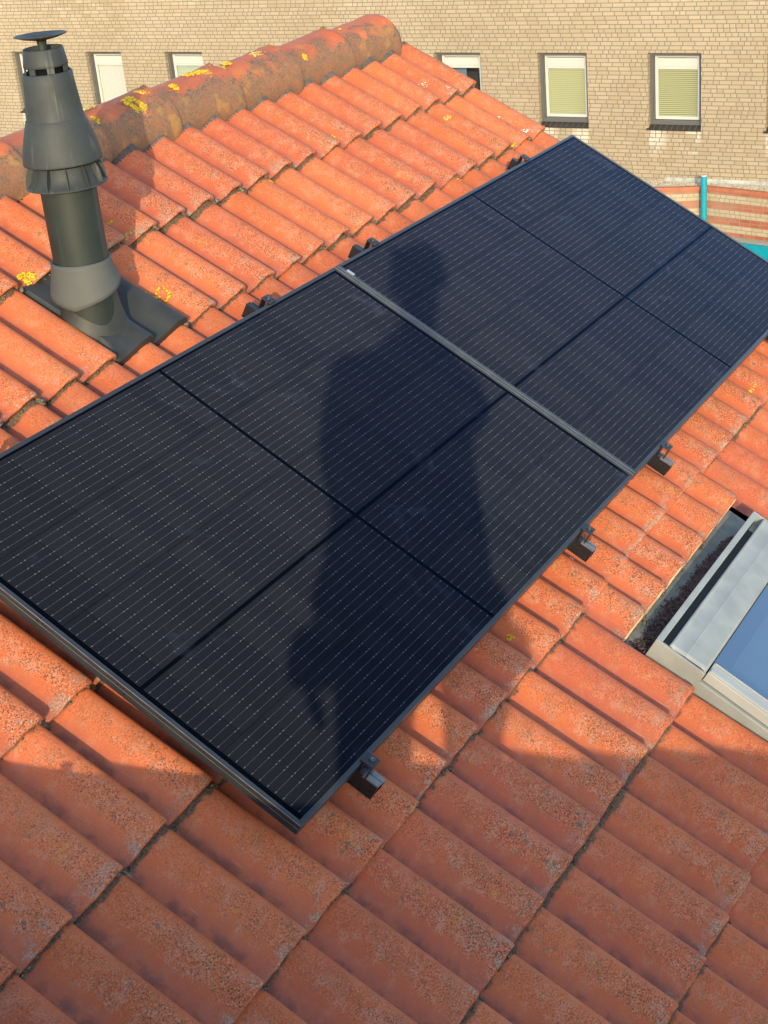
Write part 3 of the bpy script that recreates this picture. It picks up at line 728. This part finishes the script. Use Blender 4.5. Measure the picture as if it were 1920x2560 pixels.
sb('inner_shade_band', [((sky0+.062, TB+.01, -.125), (sky0+.105, -.484, -.085)), ((sky0+.105, -.530, -.125), (sky1-.062, -.484, -.085))], M_INSHADE, skl, 0)  # dark blue bands: the shade inside the window put into colour
sb('blind', [((sky0+.100, TB+.01, -.135), (sky1-.06, -.525, -.128))], M_BLIND, skl, 0)
sb('screw', [((sky0-.0025, -.470, -.118), (sky0-.0008, -.448, -.114))], M_SILV, fr, 0)
# flashing tray above the window
mb = MB()
for a, b in [((1.19, -.3275, -.166), (2.16, -.235, -.158)), ((1.19, -.3275, -.158), (1.20, -.29, -.152)), ((2.105, -.43, -.178), (2.145, -.245, -.160)), ((1.28, -.262, -.158), (2.10, -.257, -.156))]: mb.box(L_(a), L_(b))
mb.build('flashing_tray', M_TRAY, skl, bevel=.001)
for b_ in (((sky0-.045, TB-.1, -.188), (sky0-.002, -.3285, -.182)), ((sky1+.002, TB-.1, -.188), (sky1+.05, -.3285, -.182))): sb('side_flashing', [b_], M_BLACKP, skl, 0)
# litter lying in the tray
mb = MB(); q = random.Random(3)
for i in range(4200):
    s = q.uniform(1.235, 2.03); f = 1-(s-1.235)/.8
    wdt = .012+.030*f+.012*noise.noise(V((s*12, 0, 4))); 
    t = -.3265 + abs(q.gauss(0, .5))*wdt; h = -.1570 + max(0, (1-(t+.3265)/(wdt*1.1)))*.026*(.6+.4*f)*q.random()
    mb.blob((s, t, h), q.uniform(.0015, .0042), (q.uniform(.5, 1.6), q.uniform(.5, 1.6), .6), seed=i*.37, sub=1, rough=.6)
o = mb.build('leaf_litter', M_LITTER, None, xf=lambda p: PW(*p)); tag(o, 'dark brown leaf litter and moss heaped in the gutter above the skylight', 'leaf litter', kind='stuff')
mb = MB(); r_ = random.Random(2)
for i in range(14): mb.blob((1.232+r_.gauss(0, .006), -.312+r_.gauss(0, .008), -.152+r_.uniform(0, .008)), r_.uniform(.003, .006), (1.1, 1, .7), seed=i, rough=.5)
o = mb.build('moss_cushion', M_LICHG, None, xf=lambda p: PW(*p)); tag(o, 'small yellow green moss cushion at the left end of the skylight gutter', 'moss', kind='stuff')

# ================================================================== APARTMENT BUILDING
WX = 24.002; CAMZ = CAMLOC.z; CAMY = CAMLOC.y
Z1, Z2, ZB = CAMZ-4.7076, CAMZ-5.9568, CAMZ-6.8635; X0, WPIT, WW = -24.6406, 2.10560, .9599
# wall frame: local x = u (towards -Y), local y into the building, local z up
apt = empty('apartment_building', (WX+.011, -1.30099, ZB-4.0), (0, 0, -math.pi/2+.00863)); tag(apt, 'long yellow brick apartment block with small dark framed windows behind the roof', 'building')
zo = lambda z: z-(ZB-4.0)
M_WALL = brick_mat('yellow brick', ((.295, .238, .158), (.340, .280, .194), (.265, .194, .118)), (.150, .132, .105), win=(X0, WPIT, WW, zo(Z2)))
U0, U1, ZT = -34., 8., zo(CAMZ-1.2)
mb = MB(); ks = [k for k in range(-3, 14)]; z1, z2 = zo(Z1), zo(Z2); REV = .095
zs = z2-.047; mb.quad((U0, 0, 0), (U1, 0, 0), (U1, 0, zs), (U0, 0, zs)); mb.quad((U0, 0, z1), (U1, 0, z1), (U1, 0, ZT), (U0, 0, ZT))
xs = [U0]
for k in ks: xs += [X0+k*WPIT, X0+k*WPIT+WW]
xs.append(U1)
for i in range(0, len(xs), 2): mb.quad((xs[i], 0, zs), (xs[i+1], 0, zs), (xs[i+1], 0, z1), (xs[i], 0, z1))
for k in ks:
    a = X0+k*WPIT; b = a+WW
    mb.quad((a, 0, zs), (a, 0, z1), (a, REV, z1), (a, REV, zs)); mb.quad((b, 0, z1), (b, 0, zs), (b, REV, zs), (b, REV, z1)); mb.quad((a, 0, z1), (b, 0, z1), (b, REV, z1), (a, REV, z1))
mb.build('wall', M_WALL, apt)
M_FELT = plain('roof felt', (.10, .10, .10), .9, var=.3)
mb = MB(); mb.quad((U0, 0, ZT), (U1, 0, ZT), (U1, 11, ZT), (U0, 11, ZT)); mb.quad((U1, 0, 0), (U1, 11, 0), (U1, 11, ZT), (U1, 0, ZT)); mb.quad((U0, 11, 0), (U0, 0, 0), (U0, 0, ZT), (U0, 11, ZT)); mb.quad((U1, 11, 0), (U0, 11, 0), (U0, 11, ZT), (U1, 11, ZT)); mb.build('flat_roof', M_FELT, apt)
mb = MB(); mb.box((U0, -.03, ZT-.06), (U1, .2, ZT+.05)); mb.build('roof_edge', M_ANODG, apt)
M_JNT = plain('movement joint', (.33, .26, .17), .9)
mb = MB(); mb.box((X0+5.80*WPIT, -.0015, 0), (X0+5.80*WPIT+.012, .01, ZT-.07)); mb.build('movement_joint', M_JNT, apt)
M_WDK = plain('grey window frame', (.085, .085, .082), .5, var=.05, bump=0); M_WWH = plain('white window frame', (.44, .44, .415), .4, var=.02, bump=0)
def sill_mat():
    t = NT('dark glazed sill'); x, y, z = t.sep(t.obj()); q = t.M('MODULO', t.M('SUBTRACT', x, X0-.015-WPIT*4), WPIT)
    f = t.M('FRACT', t.M('ADD', t.M('DIVIDE', q, (WW+.021)/9), .5)); j_ = t.M('LESS_THAN', t.M('ABSOLUTE', t.M('SUBTRACT', f, .5)), .032)
    j_ = t.M('MULTIPLY', j_, t.M('GREATER_THAN', z, zo(Z2)-.059))
    return t.done(t.mix(j_, (.030, .026, .025), (.20, .19, .17)), .32)
M_SILL = sill_mat(); M_JW = plain('sill joint', (.60, .57, .52), .8, bump=0)
pg = NT('window glass'); tr = pg.new('ShaderNodeBsdfTransparent'); gl = pg.new('ShaderNodeBsdfGlossy'); gl.inputs['Roughness'].default_value = .01; mx = pg.new('ShaderNodeMixShader'); mx.inputs[0].default_value = .10
pg.l.new(tr.outputs[0], mx.inputs[1]); pg.l.new(gl.outputs[0], mx.inputs[2]); pg.l.new(mx.outputs[0], pg.n['Material Output'].inputs[0])
def blind_mat(name, c1, c2, per, fold=False):
    t = NT(name); x, y, z = t.sep(t.obj())
    f = t.M('FRACT', t.M('DIVIDE', z, per)); c = t.mix(t.ramp(f, .50, .72), c1, c2)
    if fold:
        w_ = t.M('ADD', t.M('MULTIPLY', t.M('SINE', t.M('MULTIPLY', x, 75)), .5), .5); w2 = t.noise(1, 2, vec=t.comb(t.M('MULTIPLY', x, 16), 0.0, 0.0))
        c = t.mix(t.M('MULTIPLY', t.M('MULTIPLY', w_, w2), .5), c1, c2)
    return t.done(c, .8)
M_YEL = blind_mat('yellow slat blind', (.33, .345, .19), (.25, .265, .13), .034); M_YEL2 = blind_mat('yellow slat blind darker', (.34, .355, .19), (.12, .13, .06), .034)
M_GRN = blind_mat('pale green blind', (.32, .38, .30), (.28, .34, .26), .035); M_CUR = blind_mat('white curtain', (.44, .46, .42), (.30, .32, .29), .03, True)
M_ROOM = plain('dark room', (.020, .016, .013), .8, bump=0)
M_BLU = plain('blue reflection board', (.10, .16, .22), .5, bump=0)
def window(k):
    a = X0+k*WPIT; b = a+WW; o_ = empty('window', (0, 0, 0)); o_.parent = apt
    style = {1: 'curtain', 2: 'green', 5: 'open', 6: 'yel', 7: 'yel2', 0: 'curtain', 3: 'green', 4: 'curtain'}.get(k, 'green')
    mb = MB(); d = REV+.012; D2 = d+.10; w_ = .052
    mb.box((a, d-.012, z2), (b, d+.02, z2+.075)); mb.box((a, d-.012, z1-.060), (b, d+.02, z1)); mb.box((a, d-.012, z2+.075), (a+w_, d+.02, z1-.060)); mb.box((b-w_, d-.012, z2+.075), (b, d+.02, z1-.060))
    e = .012
    mb.box((a+w_-.006, d+.021, z2+.02), (a+w_+e, D2+.1, z1-.02)); mb.box((b-w_-e, d+.021, z2+.02), (b-w_+.006, D2+.1, z1-.02)); mb.box((a+w_+e, d+.021, z2+.045), (b-w_-e, D2+.1, z2+.075)); mb.box((a+w_+e, d+.021, z1-.06), (b-w_-e, D2+.1, z1-.035))
    mb.build('window_frame', M_WDK, apt).parent = o_
    ia, ib, iz, it = a+w_+e+.003, b-w_-e-.003, z2+.078, z1-.063; sw = .055
    mb = MB(); y0, y1 = d+.065, d+.10
    sh = 0.0
    mb.box((ia, y0, iz), (ia+sw, y1, it)); mb.box((ib-sw, y0, iz), (ib, y1, it)); mb.box((ia+sw, y0, iz), (ib-sw, y1, iz+sw)); mb.box((ia+sw, y0, it-.04), (ib-sw, y1, it))
    mb.box((ia+sw, y0-.008, it-.20), (ib-sw, y1-.005, it-.052)); mb.box((ia+sw, y0+.002, it-.245), (ib-sw, y1, it-.203))
    s_ = mb.build('sash', M_WWH, None, bevel=.003); s_.parent = o_
    mb = MB(); mb.box((ia+sw, y0+.004, it-.0515), (ib-sw, y0+.03, it-.0405)); mb.build('vent_slot', M_WDK, None).parent = s_
    ga, gb, g0, g1 = ia+sw, ib-sw, iz+sw, it-.247
    mb = MB(); mb.quad((ga, y0+.02, g0), (gb, y0+.02, g0), (gb, y0+.02, g1), (ga, y0+.02, g1)); p_ = mb.build('pane', pg.m, None); p_.parent = o_
    mt = {'curtain': M_CUR, 'green': M_GRN, 'yel': M_YEL, 'yel2': M_YEL2, 'open': M_ROOM}[style]
    mb = MB(); yy = y0+.05 if style != 'open' else y0+.5
    mb.quad((ga-.02, yy, g0-.03), (gb+.02, yy, g0-.03), (gb+.02, yy, g1+.02), (ga-.02, yy, g1+.02))
    if style == 'open':
        mb = MB(); mb.quad((ga-.3, yy, g0-.2), (gb+.3, yy, g0-.2), (gb+.3, yy, g1+.3), (ga-.3, yy, g1+.3))
        m3 = MB(); m3.box((ga+.01, yy-.30, g1-.42), (ga+.34, yy-.28, g1-.02)); m3.build('inner_board', M_BLU, None).parent = o_
    mb.build({'curtain': 'curtain', 'open': 'room'}.get(style, 'blind'), mt, None).parent = o_
    # glazed sill laid as bricks on edge
    mb = MB(); x0_, x1_ = a-.015, b+.006; y_o = -.030
    mb.quad((x0_-.02, y_o, z2-.058), (x1_, y_o, z2-.058), (x1_, REV, z2-.004), (x0_, REV, z2-.004)); mb.quad((x0_-.02, y_o, z2-.080), (x1_, y_o, z2-.080), (x1_, y_o, z2-.058), (x0_-.02, y_o, z2-.058))
    mb.quad((x0_-.02, y_o, z2-.080), (x0_-.02, y_o, z2-.058), (x0_, 0.0, z2-.040), (x0_, .0, z2-.080)); mb.quad((x1_, y_o, z2-.058), (x1_, y_o, z2-.080), (x1_, 0, z2-.080), (x1_, 0, z2-.040)); mb.quad((x0_-.02, y_o, z2-.080), (x0_, 0, z2-.080), (x1_, 0, z2-.080), (x1_, y_o, z2-.080))
    sl_ = mb.build('sill', M_SILL, None); sl_.parent = o_
for k in ks: window(k)

# ================================================================== STRIPED ANNEX
ann = empty('striped_brick_annex', (23.4, 7.4, ZB-3.4)); tag(ann, 'low annex of red and cream striped brick with a gravel roof, below the apartment wall', 'building')
AL = [(22.2, 12.0), (22.95, 9.8), (23.38, 8.27), (23.48, 7.86), (23.64, 7.46), (23.53, 6.86), (23.41, 6.26), (23.0, 4.6), (22.2, 2.2), (21.2, 0.)]
zt = ZB-.05
M_STR = brick_mat('striped brick', ((.36, .285, .18), (.41, .33, .22), (.33, .25, .15)), (.20, .18, .14), bl=.200, bh=.0660, j=.011, stripes=1)
acc = 0; nm = 0
def loc(p, z): return V((p[0]-23.4, p[1]-7.4, z-(ZB-3.4)))
# facade as facets, each with its own length so the bond runs on
Ls = []
for i in range(len(AL)-1):
    a, b = V((*AL[i], 0)), V((*AL[i+1], 0)); d = b-a; ang = math.atan2(d.y, d.x)
    mb = MB(); Ln = d.length; mb.quad((acc, 0, -3.2), (acc+Ln, 0, -3.2), (acc+Ln, 0, 0), (acc, 0, 0))
    o = mb.build('facade', M_STR, ann); u_ = d.normalized(); off = a - u_*acc
    o.location = V((off.x-23.4, off.y-7.4, zt-.065-(ZB-3.4))); o.rotation_euler = (0, 0, ang)
    acc += Ln; Ls.append((a, b, u_, ang))
M_COP = plain('red coping', (.36, .12, .065), .55, var=.12, scale=10)
M_GREYB = plain('grey lintel', (.20, .19, .165), .8); M_TURQ = plain('turquoise paint', (.0, .24, .31), .45, var=.06, scale=8, bump=.03)
def ribbon(name, mat, o0, o1, za, zb_, only=None, thick=True):
    mb = MB(); n = len(AL); P = [V((*p, 0)) for p in AL]; nr = []
    for i in range(n):
        d = (P[min(i+1, n-1)]-P[max(i-1, 0)]).normalized(); nr.append(V((d.y, -d.x, 0)))
    # outward = towards the camera side
    if nr[4].dot(CAMLOC-P[4]) < 0: nr = [-q for q in nr]
    ring = []
    for i in range(n):
        a = P[i]+nr[i]*o1; b = P[i]+nr[i]*o0
        ring.append([loc(b, za), loc(b, zb_), loc(a, zb_), loc(a, za)])
    mb.grid([r+[r[0]] for r in ring], False); return mb.build(name, mat, ann)
ribbon('coping', M_COP, -.045, .035, zt-.065, zt)
ribbon('lintel', M_GREYB, .0, .02, zt-.065-.0660*12-.075, zt-.065-.0660*12)
ribbon('fascia', M_TURQ, .0, .06, zt-.065-.0660*12-.9, zt-.065-.0660*12-.077)
M_GRB = plain('gravel bed', (.20, .18, .14), .95, var=.4, scale=60, bump=.8, bscale=90, dist=.01)
mb = MB()
for i in range(len(AL)-1):
    mb.quad(loc(AL[i], zt-.045), loc(AL[i+1], zt-.045), loc((24.1, AL[i+1][1]), zt-.045), loc((24.1, AL[i][1]), zt-.045))
mb.build('roof_bed', M_GRB, ann, flip=False)
M_FLASH = plain('roof flashing', (.36, .37, .35), .5, .1, var=.25, scale=9, bump=.05)
mb = MB(); mb.box(tuple(loc((23.93, 12), zt-.04)), tuple(loc((23.985, 0), zt+.045))); mb.build('wall_flashing', M_FLASH, ann)
q = random.Random(9); mb = MB()
for i in range(5200):
    y = q.uniform(5.6, 9.0); xe = 23.9
    for a, b in zip(AL, AL[1:]):
        if b[1] <= y <= a[1]: xe = b[0]+(a[0]-b[0])*(y-b[1])/(a[1]-b[1])
    x = q.uniform(xe+.05, 23.93); mb.blob(loc((x, y), zt-.038+q.uniform(0, .012)), q.uniform(.008, .018), (1, 1.3, .7), seed=i*.3, sub=1, rough=.3)
o = mb.build('gravel', None or plain('roof pebbles', (.40, .35, .26), .85, var=.45, scale=30, bump=.2), ann); o['kind'] = 'stuff'
o = MB().lathe([(.054, -3.0), (.054, .0)], (0,0,0), 32).lathe([(.054, .0), (.056, .002), (.056, .018), (.050, .022), (.0002, .022)], (0,0,0), 32)
pole = empty('turquoise_pole', (23.50, 7.43, ZB+.16)); tag(pole, 'round turquoise pole with a white cap in front of the striped brick', 'pole')
mb = MB(); mb.lathe([(.054, -3.2), (.054, 0)], (0,0,0), 32); mb.build('pole_tube', M_TURQ, pole)
mb = MB(); mb.lathe([(.055, -.004), (.055, .012), (.050, .016), (.0003, .016)], (0,0,0), 32); mb.build('cap', M_WWH, pole)

# ================================================================== GROUND
M_GR = plain('paving', (.16, .15, .14), .9, var=.3, scale=2)
mb = MB(); mb.quad((-150, -150, -9.2), (150, -150, -9.2), (150, 150, -9.2), (-150, 150, -9.2)); o = mb.build('ground', M_GR); o['kind'] = 'structure'

# ================================================================== FLAT ROOF THE PHOTOGRAPHER STANDS ON
HEAD = V((-2.24242, -1.74341, 1.88358)); FZ = HEAD.z-1.62; EZ = FZ+.20
def back(p):                               # shadow point on the tiles -> edge that casts it
    P0 = PW(*p); k = (EZ-P0.z)/(-SUN.z); return P0 - SUN*k
EA, EB = back((-.2, .462, -.12)), back((1.239, -.721, -.12)); dE = (EB-EA).normalized(); nE = V((dE.y, -dE.x, 0))
if nE.dot(HEAD-EA) < 0: nE = -nE
blk = empty('flat_roof_block', (EA.x, EA.y, -9)); tag(blk, 'neighbouring block with flat felt roof and low parapet under the standing person', 'building')
p0, p1 = EA-dE*.75, EB+dE*9; q0, q1 = p0+nE*9, p1+nE*9
LB = lambda p, z: V((p.x-EA.x, p.y-EA.y, z+9))
mb = MB()
for a, b in ((p0, p1), (p1, q1), (q1, q0), (q0, p0)): mb.quad(LB(a, -9), LB(b, -9), LB(b, EZ-.05), LB(a, EZ-.05))
mb.build('wall', M_OWN, blk); 
mb = MB(); mb.quad(LB(p0, FZ), LB(p1, FZ), LB(q1, FZ), LB(q0, FZ)); mb.build('roof_felt', M_FELT, blk)
mb = MB(); i0, i1 = p0+nE*.22, p1+nE*.22
ring = [[LB(p0, EZ-.07), LB(p0, EZ), LB(i0, EZ), LB(i0, FZ)], [LB(p1, EZ-.07), LB(p1, EZ), LB(i1, EZ), LB(i1, FZ)]]
mb.grid(ring, False); mb.quad(*ring[0]); mb.quad(*ring[1][::-1]); mb.build('parapet', M_ANODG, blk)
bl_ = back((-.172, .444, -.12)); mb = MB(); lb = LB(bl_, EZ); dl = dE
mb.box((lb.x-.008, lb.y-.008, lb.z-.001), (lb.x+.008, lb.y+.012, lb.z+.009)); mb.build('bolt_cover', M_ANODG, blk)

# ================================================================== THE PHOTOGRAPHER (behind the camera, casts the shadow)
AH = V((.85717773, .51502072, 0)); LAT = V((-.51502072, .85717773, 0)); UP = V((0, 0, 1))
FOOT = HEAD + V((0, 0, -1.62)) + LAT*.08
per = empty('person', FOOT); tag(per, 'person in dark jacket and work trousers standing and holding up a phone', 'person')
def Q(l, a, z): return HEAD + LAT*l + AH*a + UP*z - FOOT
def CQ(x, y, z): return cam.matrix_world @ V((x, y, z)) - FOOT
def skin(name, chains, mat, root=0, sub=2):
    """chains: list of [(key or None, position, radius)]; a shared key joins chains"""
    vs = []; es = []; rad = []; keys = {}; K_ = {'jacket': 1.2, 'trousers': 1.2, 'boot': 1.15, 'tool_pouch': 1.3, 'hand_shadow_fill': 1.15}.get(name, 1.0)
    for ch in chains:
        prev = None
        for key, p, r in ch:
            if key in keys and key is not None: i = keys[key]
            else:
                i = len(vs); vs.append(tuple(p)); rad.append(r*K_)
                if key is not None: keys[key] = i
            if prev is not None: es.append((prev, i))
            prev = i
    me = bpy.data.meshes.new(name); me.from_pydata(vs, es, []); me.update()
    o = bpy.data.objects.new(name, me); COL.objects.link(o); o.parent = per; me.materials.append(mat)
    m = o.modifiers.new('skin', 'SKIN'); m.use_smooth_shade = True
    if not me.skin_vertices: return o
    sv = me.skin_vertices[0].data
    for i, r in enumerate(rad):
        sv[i].radius = (r, r) if not isinstance(r, tuple) else r
        sv[i].use_root = (i == root)
    s = o.modifiers.new('sub', 'SUBSURF'); s.levels = sub; s.render_levels = sub
    return o
M_SKIN = plain('skin', (.55, .32, .22), .55, var=.05, bump=0); M_JACK = plain('dark jacket', (.03, .035, .05), .85, var=.2); M_TROU = plain('work trousers', (.05, .05, .045), .9, var=.2)
M_BOOT = plain('boot leather', (.03, .022, .018), .6); M_HAIR = plain('short hair', (.04, .025, .015), .7); M_EYE = plain('eye', (.05, .04, .03), .2, bump=0)
pel = ('pel', Q(.080, 0, -.78), .105); chest = ('chest', Q(.055, 0, -.36), .14); nb = ('nb', Q(.02, .0, -.185), .058)
lh = Q(.325, .115, -.865); wr = CQ(.050, -.190, .035); pr_ = CQ(.040, -.125, .030)
def fing(base, pts, k, r=.0085): return [(k, base[0], base[1])] + [(None, p, r*(1-.1*i)) for i, p in enumerate(pts)]
F = []
for i, (dl, ln) in enumerate(((-.030, .070), (-.012, .080), (.008, .076), (.026, .062))):   # left hand, relaxed curl
    b0 = lh + AH*(dl) ; F.append([('lp', lh, .026), (None, b0+UP*-.035+LAT*.004, .0095), (None, b0+UP*(-.035-ln*.5)+LAT*-.002, .0088), (None, b0+UP*(-.035-ln*.85)+LAT*-.016, .0080), (None, b0+UP*(-.035-ln)+LAT*-.028, .0070)])
F.append([('lp', lh, .026), (None, lh+AH*.034+UP*.002+LAT*-.012, .0105), (None, lh+AH*.052+UP*-.024+LAT*-.018, .0095), (None, lh+AH*.056+UP*-.048+LAT*-.022, .0080)])
for i, y in enumerate((-.085, -.104, -.122, -.139)):                                          # right hand round the phone
    F.append([('rp', pr_, .026), (None, CQ(.066, y, .010), .0092), (None, CQ(.058, y, -.0045), .0085), (None, CQ(.034, y, -.0065), .0080), (None, CQ(.016, y, -.0060), .0070)])
F.append([('rp', pr_, .026), (None, CQ(.000, -.135, .030), .0110), (None, CQ(-.019, -.108, .020), .0098), (None, CQ(-.021, -.084, .012), .0085)])
body = [[pel, ('waist', Q(.07, 0, -.62), .125), chest, nb, (None, Q(.0, .01, -.115), .055), ('hd', Q(-.008, .02, -.045), .076), (None, Q(-.008, .005, .035), .078), (None, Q(-.008, -.005, .080), .045)],
        [pel, ('lhip', Q(.185, 0, -.93), .066), (None, Q(.196, .03, -1.24), .052), (None, Q(.190, -.02, -1.56), .038), (None, Q(.20, .12, -1.595), .026)],
        [pel, ('rhip', Q(-.055, 0, -.93), .070), (None, Q(-.024, .03, -1.24), .050), (None, Q(-.020, -.02, -1.56), .038), (None, Q(-.03, .12, -1.595), .026)],
        [chest, (None, Q(.205, 0, -.29), .052), (None, Q(.245, .0, -.42), .040), (None, Q(.218, .03, -.58), .033), (None, Q(.270, .08, -.75), .027), ('lp', lh, .026)],
        [chest, (None, Q(-.055, 0, -.32), .052), (None, Q(-.122, .14, -.480), .040), (None, wr, .026), ('rp', pr_, .026)]] + F
skin('body', body, M_SKIN)
jk = [[('w', Q(.078, 0, -.58), .156), ('h', Q(.076, 0, -.76), .158), (None, Q(.076, 0, -.82), .150)],
      [('w', Q(.080, 0, -.58), .160), ('c', Q(.065, 0, -.38), .165), ('n', Q(.020, 0, -.225), .095), (None, Q(.010, 0, -.155), .062)],
      [('c', Q(.065, 0, -.38), .165), (None, Q(.225, 0, -.290), .080), (None, Q(.252, .0, -.42), .056), (None, Q(.218, .03, -.58), .046), (None, Q(.262, .085, -.745), .044), (None, Q(.300, .105, -.80), .046)],
      [('c', Q(.065, 0, -.38), .165), (None, Q(-.055, 0, -.330), .070), (None, Q(-.122, .14, -.480), .056), (None, (wr*.8+Q(-.122, .14, -.480)*.2), .040)]]
skin('jacket', jk, M_JACK)
skin('hand_shadow_fill', [[('a', Q(.300, .105, -.800), .046), ('b', Q(.335, .11, -.865), .052), (None, Q(.352, .11, -.915), .042)], [('b', Q(.335, .11, -.865), .052), (None, Q(.280, .10, -.885), .046), (None, Q(.255, .09, -.83), .050)]], M_BOOT, sub=1)  # unseen bulk added at the left hand to fill out the cast shadow
tr_ = [[('p', Q(.080, 0, -.79), .150), (None, Q(.080, 0, -.72), .140)],
       [('p', Q(.080, 0, -.79), .150), (None, Q(.190, 0, -.93), .080), (None, Q(.198, .01, -1.06), .072), (None, Q(.195, .03, -1.24), .068), (None, Q(.195, -.02, -1.55), .062)],
       [('p', Q(.080, 0, -.79), .150), (None, Q(-.055, 0, -.93), .098), (None, Q(-.072, 0, -.985), .100), (None, Q(-.020, .01, -1.11), .062), (None, Q(-.020, .03, -1.24), .062), (None, Q(-.020, -.02, -1.55), .062)]]
skin('trousers', tr_, M_TROU)
for l in (.195, -.02):
    skin('boot', [[(None, Q(l, -.02, -1.47), .056), (None, Q(l, -.025, -1.58), .052), (None, Q(l+.01, .07, -1.583), .046), (None, Q(l+.012, .16, -1.592), .036)]], M_BOOT)
skin('tool_pouch', [[(None, Q(-.150, .02, -.93), .030), (None, Q(-.160, .02, -.985), .036), (None, Q(-.150, .02, -1.03), .030)]], M_BOOT, sub=1)
mb = MB()
def ell(mb, c, ax, N=20, M_=12, cut=None):
    rows = []
    for i in range(M_+1):
        th = math.pi*i/M_
        if cut and th > cut: th = cut
        rows.append([c + LAT*ax[0]*math.sin(th)*math.cos(2*math.pi*j/N) + AH*ax[1]*math.sin(th)*math.sin(2*math.pi*j/N) + UP*ax[2]*math.cos(th) for j in range(N)])
    mb.grid(rows, True, True)
ell(mb, Q(-.010, -.034, .010), (.086, .098, .097), cut=1.9); mb.build('hair', M_HAIR, per)
for l in (-.040, .024):
    mb = MB(); ell(mb, Q(l, .088, -.012), (.013, .010, .011)); mb.build('eye', M_EYE, per)
mb = MB(); ell(mb, Q(-.008, .108, -.038), (.015, .020, .024)); mb.build('nose', M_SKIN, per)
mb = MB(); ell(mb, Q(-.008, .092, -.078), (.024, .010, .008)); mb.build('mouth', plain('lips', (.42, .16, .13), .5, bump=0), per)
for l in (-.088, .070):
    mb = MB(); ell(mb, Q(l, .0, -.028), (.010, .018, .030)); mb.build('ear', M_SKIN, per)
# phone: its lens sits where the photograph was taken
ph = empty('smartphone'); ph.matrix_world = cam.matrix_world.copy(); tag(ph, 'dark smartphone held up in the right hand of the person', 'phone')
mb = MB(); mb.box((-.014, -.135, .004), (.061, .014, .0115)); mb.build('phone_case', M_BOOT, ph, bevel=.003)
mb = MB(); mb.box((-.0115, -.132, .0116), (.0585, .0115, .0121)); mb.build('screen', M_EYE, ph)
mb = MB(); mb.lathe([(.0075, .0045), (.0075, .0015), (.0060, .0012), (.0058, .0030)], (0, 0, 0), 24); mb.build('lens_ring', M_SILV, ph)
